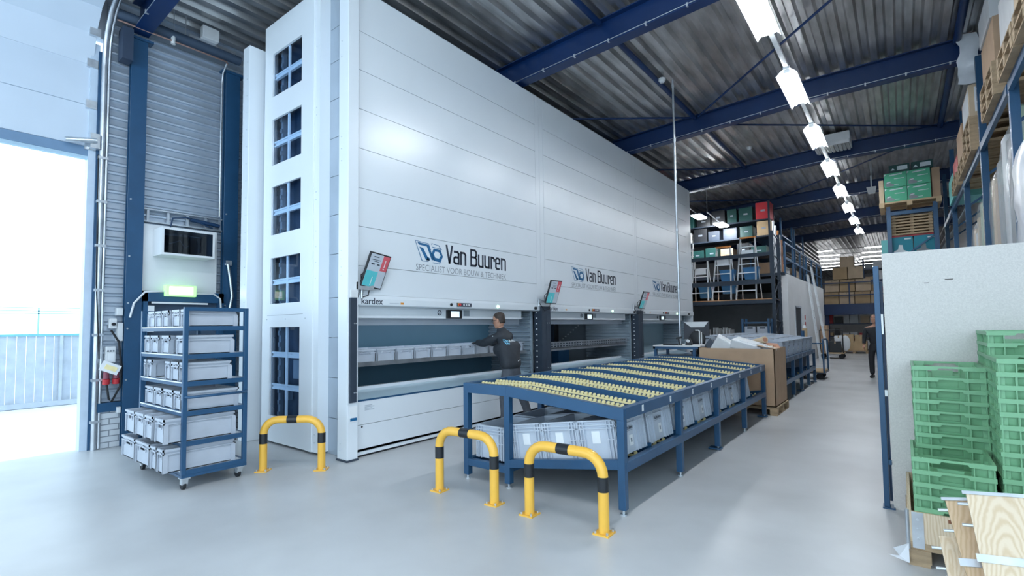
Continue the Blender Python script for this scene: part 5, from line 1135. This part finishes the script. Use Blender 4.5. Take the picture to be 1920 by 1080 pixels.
# tube lamps of the second hall
for k in range(6):
    for s in range(2):
        y = 37.4+2.6*k; x0, x1 = ((-4.1+.12*k,-3.25+.12*k) if s == 0 else (-1.6+.1*k,-.6+.1*k)); x0, x1 = x0-.35*k, x1+.05*k
        t = thing('tube_lamp', '%s row of tube lamps in the second hall, %s piece' % (ORD[k],['left','right'][s]), 'ceiling light', ((x0+x1)/2,y,6.2), 'tube lamps of the second hall'); MB().box(x0,x1,y-.06,y+.06,6.14,6.20).build('lamp_tube', lampfar, t); MB().box(x0-.05,x1+.05,y-.09,y+.09,6.20,6.24).build('housing', reflector, t)
    m = MB(); m.tube([(-3.3,37.4+2.6*k,6.22),(-1.6,37.4+2.6*k,6.22)], .02, 6); tag(m.build('lamp_rail', offwhite), '%s thin rail joining tube lamps in the second hall' % ORD[k], 'rail')
# ------------------------------------------------------------------ pallet racking on the right
RX = 1.18
rack = thing('pallet_rack', 'blue pallet rack along the right side of the aisle with wrapped goods', 'rack', (RX+.55,11,0))
for k, y in enumerate((5.6,8.3,11.0,13.7,16.6,19.3)):
    for x in (RX,RX+1.1):
        up = MB().box(x-.045,x+.045,y-.05,y+.05,0,5.9 if k else 6.1).build('upright', tblue, rack); m = MB()
        if x == RX:
            for q in range(24): m.box(x-.047,x-.045,y-.012,y+.012,.3+.22*q,.33+.22*q)
            m.build('slot', paper, up)
    for q in range(6): z = .3+.9*q; MB().bar((RX,y,z),(RX+1.1,y,z+.85),.03,.04).build('brace', tblue, rack)
for z in (1.95,4.42):
    for x in (RX-.03,RX+1.13):
        for k in range(5): ya = (5.6,8.3,11.0,13.7,16.6,19.3)[k]; yb = (5.6,8.3,11.0,13.7,16.6,19.3)[k+1]; MB().box(x-.025,x+.025,ya+.05,yb-.05,z-.12,z).build('beam', tblue, rack)
def stack_pallets(x0, x1, y0, y1, z, n, pre, along='x', m_=None):
    for k in range(n): pallet(x0,x1,y0,y1,z+.145*k,'%s, %s from below' % (pre,ORD[k]),m_,along,'empty pallets stacked on the racks')
def wrapped(x0, x1, y0, y1, z0, z1, label, core, m_, n=3):
    t = thing('wrapped_goods', label, 'wrapped goods', ((x0+x1)/2,(y0+y1)/2,z0)); wd = (y1-y0)/n
    for k in range(n): MB().box(x0+.06,x1-.06,y0+.05+wd*k,y0+wd*(k+1)-.03,z0,z1-.06-.12*((k*2)%3)).build('packed_item', core[k % len(core)], t, bev=.02)
    m = MB(); N = 18; rows = 9; vs = []; q = random.Random(int(abs(y0*100)))
    for i in range(rows):
        z = z0+(z1-z0)*i/(rows-1); sh = 1 if i < rows-2 else (.96 if i == rows-2 else .72)
        for j in range(N):
            a_ = 2*PI*j/N; c, s = math.cos(a_), math.sin(a_); e = .28
            px = (abs(c)**e)*(1 if c > 0 else -1)*(x1-x0)/2*sh; py = (abs(s)**e)*(1 if s > 0 else -1)*(y1-y0)/2*sh; f_ = 1+q.uniform(-.03,.03); vs.append(((x0+x1)/2+px*f_,(y0+y1)/2+py*f_,z))
    fs = [(i*N+j,i*N+(j+1)%N,(i+1)*N+(j+1)%N,(i+1)*N+j) for i in range(rows-1) for j in range(N)]+[tuple(range((rows-1)*N,rows*N))]
    m.add(vs, fs, True); m.build('plastic_film', m_, t)
# level at two metres: wrapped goods standing behind the chipboard
def wgoods(y0, y1, zt, lab, core, m_, n=3, x0=RX-.02):
    pallet(RX-.05,RX+1.1,y0-.03,y1+.03,1.96,'pallet under the '+lab.split(' standing')[0],along='y')
    wrapped(x0,RX+1.0,y0,y1,2.105,zt,lab,core,m_,n)
pg = mat('pale_green_goods', (.40,.50,.38), .6); gc_ = mat('grey_carton', (.25,.26,.27), .7)
wgoods(11.35,12.35,3.85,'greenish wrapped goods standing leftmost behind the chipboard',[pg,card3,pg],wrap)
wgoods(12.55,13.45,3.55,'low pale wrapped goods standing behind the greenish ones',[card3,offwhite],wrap)
wgoods(9.95,10.85,3.95,'brown and grey wrapped goods standing right of the greenish ones',[gc_,card,card3],wrap)
wgoods(8.55,9.75,4.28,'tallest pale wrapped goods standing near the right picture edge',[pg,gc_,offwhite],wrap)
wgoods(7.1,8.15,3.65,'white wrapped bundle standing at the right picture edge',[paper],wrapw,2,RX-.10)
wgoods(5.8,6.9,3.2,'white wrapped block standing outermost at the right edge',[paper],wrapw,2)
# level at four and a half metres: pallets and cartons with overhanging ends
stack_pallets(RX-.14,RX+1.06,8.6,9.8,4.42,3,'weathered pallet stacked above the greenish goods',along='x')
carton(RX-.10,RX+1.0,8.65,9.75,4.86,5.45,'brown carton on the stacked pallets at the upper right',card); carton(RX-.12,RX+.9,8.7,9.7,5.46,5.85,'torn white and brown carton at the top right',mat('white_carton', (.6,.6,.6), .7))
stack_pallets(RX-.14,RX+1.06,6.0,7.2,4.42,2,'pallet at the right picture edge above the white bundle',along='x')
carton(RX-.12,RX+1.0,6.05,7.15,4.72,5.6,'large carton at the upper right picture edge',card3); carton(RX-.10,RX+.9,7.3,8.2,4.72,5.35,'white lettered crate at the upper right picture edge',mat('white_carton', (.6,.6,.6), .7)); stack_pallets(RX-.14,RX+1.06,7.25,8.25,4.42,2,'pallet under the white lettered crate at upper right',along='x')
stack_pallets(RX-.14,RX+1.06,11.2,12.4,4.42,4,'empty pallet in the stack under the lettered carton',along='x')
c = carton(RX-.12,RX+.85,11.25,12.35,5.0,5.55,'lettered tool carton on pallets beside the third roof beam',card3,tape=False)
MB().box(RX-.124,RX-.12,11.35,12.25,5.08,5.5).build('white_face', paper, c); MB().box(RX-.05,RX+.75,11.247,11.25,5.08,5.5).build('white_face', paper, c)
lettering('Festool',(RX+.02,11.246,5.32),(1,0,0),(0,0,1),.60,.12,-.006).build('hand_lettering', ink, c); lettering('KAPEX',(RX+.02,11.246,5.14),(1,0,0),(0,0,1),.60,.11,-.006).build('hand_lettering', ink, c)
carton(RX-.13,RX+.7,12.5,13.5,4.72,5.3,'brown carton behind the lettered tool carton',card); stack_pallets(RX-.14,RX+1.06,12.45,13.55,4.42,2,'pallet under the brown carton behind the lettered carton',along='x')
stack_pallets(RX-.14,RX+1.06,13.9,15.1,4.42,2,'empty pallet under the red cartons',along='x')
carton(RX-.1,RX+.9,13.95,15.0,4.72,5.1,'red topped carton behind the lettered tool carton',red); carton(RX-.1,RX+.9,15.3,16.4,4.43,5.0,'teal carton on the far part of the right rack',mat('pale_teal_carton', (.15,.50,.48), .5)); carton(RX-.1,RX+.9,13.9,15.1,1.97,2.9,'pale teal carton low on the far part of the right rack',mat('pale_teal_carton', (.15,.50,.48), .5))
t = thing('plastic_sheet', 'crumpled white plastic hanging on the end of the second roof beam', 'plastic sheet', (1.1,11.55,6.0)); m = MB(); q = random.Random(4); n = 9
vs = []
for i in range(n):
    for j in range(4): vs.append((.98+.09*j+q.uniform(-.03,.03),11.52+q.uniform(-.06,.04),6.55-.11*i+q.uniform(-.02,.02)))
m.add(vs,[(i*4+j,i*4+j+1,(i+1)*4+j+1,(i+1)*4+j) for i in range(n-1) for j in range(3)],True); m.build('film', wrapw, t)
# rack end with boxed tools
EY = 17.6
t = thing('end_rack', 'blue rack frame seen end on carrying the green boxes', 'rack', (.35,EY+.9,0))
for x in (-.16,.86):
    for y in (EY,EY+2.0): MB().box(x-.05,x+.05,y-.05,y+.05,0,4.82).build('upright', tblue, t)
for z in (4.62,3.3,2.2): MB().box(-.16,.86,EY-.03,EY+.03,z-.05,z+.05).build('cross_bar', tblue, t)
MB().bar((.1,EY,3.35),(.86,EY,3.95),.04,.04).build('brace', tblue, t); MB().bar((-.16,EY,2.3),(.86,EY,3.2),.04,.04).build('brace', tblue, t)
for z in (3.36,4.78):
    for x in (-.16,.86): MB().box(x-.03,x+.03,EY,EY+2.0,z-.1,z).build('beam', tblue, t)
MB().box(-.2,.9,EY+.05,EY+2.0,3.36,3.38).build('shelf_board', card2, t)
pallet(-.36,1.0,EY-.15,EY+1.0,4.79,'light wooden pallet carrying the bright green boxes',mat('fresh_pallet_wood', (.55,.40,.24), .7),'x')
tl = mat('tool_print_white', (.70,.76,.78), .5); tg = mat('tool_print_grey', (.25,.28,.30), .5)
for r in range(2):
    for k in range(2):
        x0 = -.22+.51*k; z0 = 4.936+.42*r; c = carton(x0,x0+.50,EY-.08,EY+.5,z0,z0+.41,'bright green tool box on the rack end pallet, %s %s' % (['lower','upper'][r],['left','right'][k]),gbox,'bright green tool boxes',tape=False)
        polys((x0,EY-.081,z0),(1,0,0),(0,0,1),.50,.41,[[(.06,.12),(.12,.08),(.42,.08),(.45,.2),(.30,.30),(.22,.46),(.12,.42),(.05,.28)]],.001).build('tool_picture', tg, c); 
        for sh in ([(0,.80),(.10,.95),(0,.95)],[(.1,.30),(.3,.36),(.28,.42),(.12,.38)],[(.45,.55),(.9,.55),(.9,.60),(.45,.60)],[(.45,.15),(.65,.15),(.65,.19),(.45,.19)]): polys((x0,EY-.081,z0),(1,0,0),(0,0,1),.50,.41,[sh],.0015).build('white_print', tl, c)
        polys((x0,EY-.081,z0),(1,0,0),(0,0,1),.50,.41,[[(.22,.80),(.80,.84),(.82,.92),(.25,.88)]],.001).build('white_strip', tl, c)
    if r == 1:
        for k in range(2):
            x0 = -.10+.50*k; c = carton(x0,x0+.46,EY-.05,EY+.4,5.777,5.99,'dark green tool box on top of the bright green boxes, %s' % ['left','right'][k],dgreen,tape=False); polys((x0,EY-.051,5.777),(1,0,0),(0,0,1),.46,.21,[[(.4,.25),(.9,.25),(.9,.8),(.4,.8)],[(.08,.3),(.3,.3),(.2,.6)]],.001).build('white_print', tl, c)
carton(.82,.99,EY-.05,EY+.9,4.936,5.75,'brown board carton right of the bright green boxes',card,tape=False); carton(-.35,-.24,EY-.05,EY+.9,4.936,5.6,'pale board left of the bright green boxes',card3,tape=False)
for k in range(7):
    t = thing('flat_board', 'flat wooden board between teal and bright green boxes, %s from below' % ORD[k], 'board', (.35,EY+.6,4.0+.082*k), 'stacked boards in the end rack'); MB().box(-.10-.01*(k%2),.80,EY+.04+.01*(k%3),EY+1.2,4.0+.082*k,4.045+.082*k).build('board', palletw, t)
    m = MB(); 
    for x in (-.05,.35,.75): MB().box(x-.04,x+.04,EY+.08,EY+1.1,4.045+.082*k,4.082+.082*k).build('spacer', palletw, t)
for k in range(2):
    x0 = -.13+.5*k; c = carton(x0,x0+.48,EY+.08,EY+.6,3.385,3.95,'teal tool box on the rack end shelf, %s' % ['left','right'][k],teal,tape=False); polys((x0,EY+.079,3.385),(1,0,0),(0,0,1),.48,.56,[[(.12,.10),(.80,.10),(.82,.22),(.55,.35),(.52,.60),(.35,.62),(.30,.38),(.10,.30)]],.001).build('tool_picture', tl if k == 0 else tg, c); polys((x0,EY+.079,3.385),(1,0,0),(0,0,1),.48,.56,[[(.62,.86),(.92,.86),(.92,.93),(.62,.93)]],.001).build('white_print', tl, c)
MB_ = MB().box(-.12,.8,EY+.1,EY+.7,3.952,3.995); tag(MB_.build('red_sheet', red), 'flat red sheet between teal boxes and empty pallets', 'sheet')
carton(-.36,-.17,EY+.1,EY+.7,3.385,3.9,'pale teal box left of the teal tool boxes',mat('pale_teal_carton', (.15,.50,.48), .5),tape=False); MB()
# ------------------------------------------------------------------ chipboard screen and blue upright
t = thing('chipboard_panel', 'large pale chipboard panel standing at the right behind the green crates', 'board', (.6,5.27,0)); MB().box(-.11,1.9,5.255,5.275,.0,2.135).build('board', chip, t)
m = MB(); m.box(.16,.19,5.2535,5.255,1.865,1.87); m.box(.29,.34,5.2535,5.255,1.885,1.892); m.build('scratch', mat('dark_scratch', (.10,.09,.08), .7), t)
for x in (.3,1.5): m = MB(); m.bar((x,5.28,.02),(x,5.9,1.5),.05,.05); m.build('rear_prop', pine, t)
t = thing('blue_upright', 'slim blue steel upright standing at the left edge of the chipboard', 'post', (-.155,5.27,0)); MB().box(-.175,-.135,5.24,5.32,.01,2.03).build('shaft', tblue, t, bev=.003); MB().box(-.185,-.10,5.22,5.34,0,.012).build('foot_plate', tblue, t)
m = MB(); m.box(-.134,-.12,5.24,5.3,1.45,1.62); m.box(-.134,-.115,5.24,5.3,.93,.98); m.build('white_clip', paper, t); MB().box(-.134,-.115,5.30,5.32,.05,1.9).build('rear_flange', tpan, t); MB().box(-.134,-.11,5.245,5.27,.36,.40).build('lug', tblue, t)
# ------------------------------------------------------------------ green stacking crates
def green_crate():
    t = thing('green_crate', '', 'crate', (0,0,0)); W, L, Hh = .40, .60, .175; a_, b_ = W/2, L/2
    m = MB(); m.box(-a_*.82,a_*.82,-b_*.86,b_*.86,0,.006)
    q = .004
    for s in (-1,1):
        m.hexa([(s*a_*.82,-b_*.86,0),(s*(a_*.82-q),-b_*.86,0),(s*(a_*.82-q),b_*.86,0),(s*a_*.82,b_*.86,0),(s*(a_-.012),-b_+.012,Hh),(s*(a_-.012-q),-b_+.012,Hh),(s*(a_-.012-q),b_-.012,Hh),(s*(a_-.012),b_-.012,Hh)])
        def seg(xa, xb, h0, h1, rec):
            y_ = lambda h: s*(b_*.86+(b_-.012-b_*.86)*h-rec); x_ = lambda q, h: q*(a_*.82+(a_-.012-a_*.82)*h); H0, H1 = h0*Hh, h1*Hh
            m.hexa([(x_(xa,h0),y_(h0),H0),(x_(xb,h0),y_(h0),H0),(x_(xb,h0),y_(h0)-s*q,H0),(x_(xa,h0),y_(h0)-s*q,H0),(x_(xa,h1),y_(h1),H1),(x_(xb,h1),y_(h1),H1),(x_(xb,h1),y_(h1)-s*q,H1),(x_(xa,h1),y_(h1)-s*q,H1)])
        seg(-1,-.60,0,1,.004); seg(-.60,-.40,0,.5,.004); seg(-.40,.32,0,.62,.022); seg(.32,.50,0,.5,.004); seg(.50,1,0,1,.004)
    bd = m; m = MB()
    for s in (-1,1):
        m.box(*sorted((s*a_,s*(a_-.014))),-b_,b_,Hh-.024,Hh)
        m.prism([(-a_,Hh-.028),(-.30*a_,Hh-.028),(-.26*a_,Hh-.014),(.36*a_,Hh-.014),(.40*a_,Hh-.028),(a_,Hh-.028),(a_,Hh),(-a_,Hh)],'y',*sorted((s*b_,s*(b_-.014))))
    rm = m; m = bd
    for s in (-1,1):
        for x in (-.19,-.115,.10,.19): m.box(x-.003,x+.003,*sorted((s*b_*.86,s*(b_-.003))),.0,Hh-.02)
        for y in (-.28,-.2,-.1,.1,.2,.28): m.box(*sorted((s*a_*.82,s*(a_-.003))),y-.003,y+.003,0,Hh-.02)
    bd.build('body', green, t); rm.build('rim', green, t)
    return t
gc = green_crate()
PZ = .079
def gstack(x, y, z0, n, name, jit=.003):
    for k in range(n):
        place(gc, (x+random.uniform(-jit,jit), y+random.uniform(-jit,jit), z0+PZ*k), ('topmost green crate of the %s stack' % name) if k == n-1 else ('bottom green crate of the %s stack' % name if k == 0 else '%s green crate from the bottom in the %s stack' % (ORD[k],name)), 'green crates in four stacks')
gstack(.218, 4.45, .19, 5, 'low open front')
gstack(.245, 5.0-.075, .19, 12, 'left rear')
gstack(.64, 4.45, .20, 13, 'right front')
gstack(.655, 4.925, .20, 15, 'right rear')
# pallets with collars under the crates
pallet(-.03,1.17,4.12,5.22,0,'pallet with wooden collar under the green crates')
t = thing('pallet_collar', 'wooden pallet collar with steel hinge under the green crates', 'pallet collar', (.57,4.65,.145)); m = MB(); m.box(-.02,1.16,4.13,4.15,.145,.335); m.build('front_board', pinel, t)
m = MB(); m.box(-.02,.0,4.15,5.2,.145,.335); m.build('side_board', pinel, t); m = MB(); m.box(-.02,1.16,5.18,5.2,.145,.335); m.build('rear_board', pinel, t)
m = MB(); m.box(.0,.06,4.126,4.13,.11,.335); m.box(-.026,-.02,4.13,4.19,.12,.335); m.tube([(-.022,4.128,.10),(-.022,4.128,.345)], .011, 10); h = m.build('hinge', galv, t); m = MB()
for z in (.17,.23,.29): m.tube([(.03,4.126,z),(.03,4.121,z)], .008, 6)
m.build('rivet', zinc, h)
MB().box(.18,.22,4.126,4.131,.30,.32).build('wood_knot', mat('knot_brown', (.25,.10,.05), .6), t)
t = thing('film_scrap', 'scrap of clear film at the foot of the pallet under the green crates', 'film', (-.08,4.1,.05)); m = MB(); m.add([(-.02,4.1,.14),(-.10,4.08,.10),(-.07,4.1,.05),(-.13,4.06,.06),(-.02,4.09,.02)],[(0,1,2),(2,3,4),(0,2,4)]); m.build('film', wrapw, t)
# folded pallet collars leaning in the right foreground
def folded(p0, p1, wd, thick, label, top_m, hinge=True, tilt=(0,1,.25)):
    """board pair from foot p0 to head p1"""
    t = thing('folded_collar', label, 'pallet collar', tuple(p0)); m = MB(); m.bar(p0,p1,wd,thick,up=tilt); m.build('board', top_m, t)
    d = (Vector(p1)-Vector(p0)).normalized(); up = Vector(tilt); sd = d.cross(up).normalized(); n = sd.cross(d).normalized(); P1 = Vector(p1)
    if hinge:
        for q in (.0,.30):
            c = P1-d*(.006+q); m = MB(); m.bar(c-sd*(wd/2+.015)+n*(thick/2+.003), c+sd*(wd/2+.006)+n*(thick/2+.003), .035 if q else .016, .006, up=n); m.build('hinge_strip', galv, t)
    for q in (.06,.16):
        c = P1-d*q-sd*(wd/2+.01); m = MB(); m.tube([c-sd*.03,c+sd*.02], .008, 8); m.build('hinge_pin', zinc, t)
    return t
folded((.42,3.05,.02),(.34,3.42,.70),.24,.02,'wide pine collar board with steel hinge strips in the right foreground',pinel,tilt=(0,-1,.5))
folded((.36,3.15,.02),(.24,3.50,.635),.20,.02,'pine collar board just behind the widest one at lower right',pine,tilt=(0,-1,.5))
folded((.22,3.20,.02),(.16,3.50,.42),.10,.02,'narrow pine collar board leftmost in the right foreground',pinel,False,tilt=(0,-1,.5))
folded((.62,3.1,.02),(.58,3.55,.62),.26,.02,'pine collar board at the right picture edge behind the widest one',pine,tilt=(0,-1,.5))
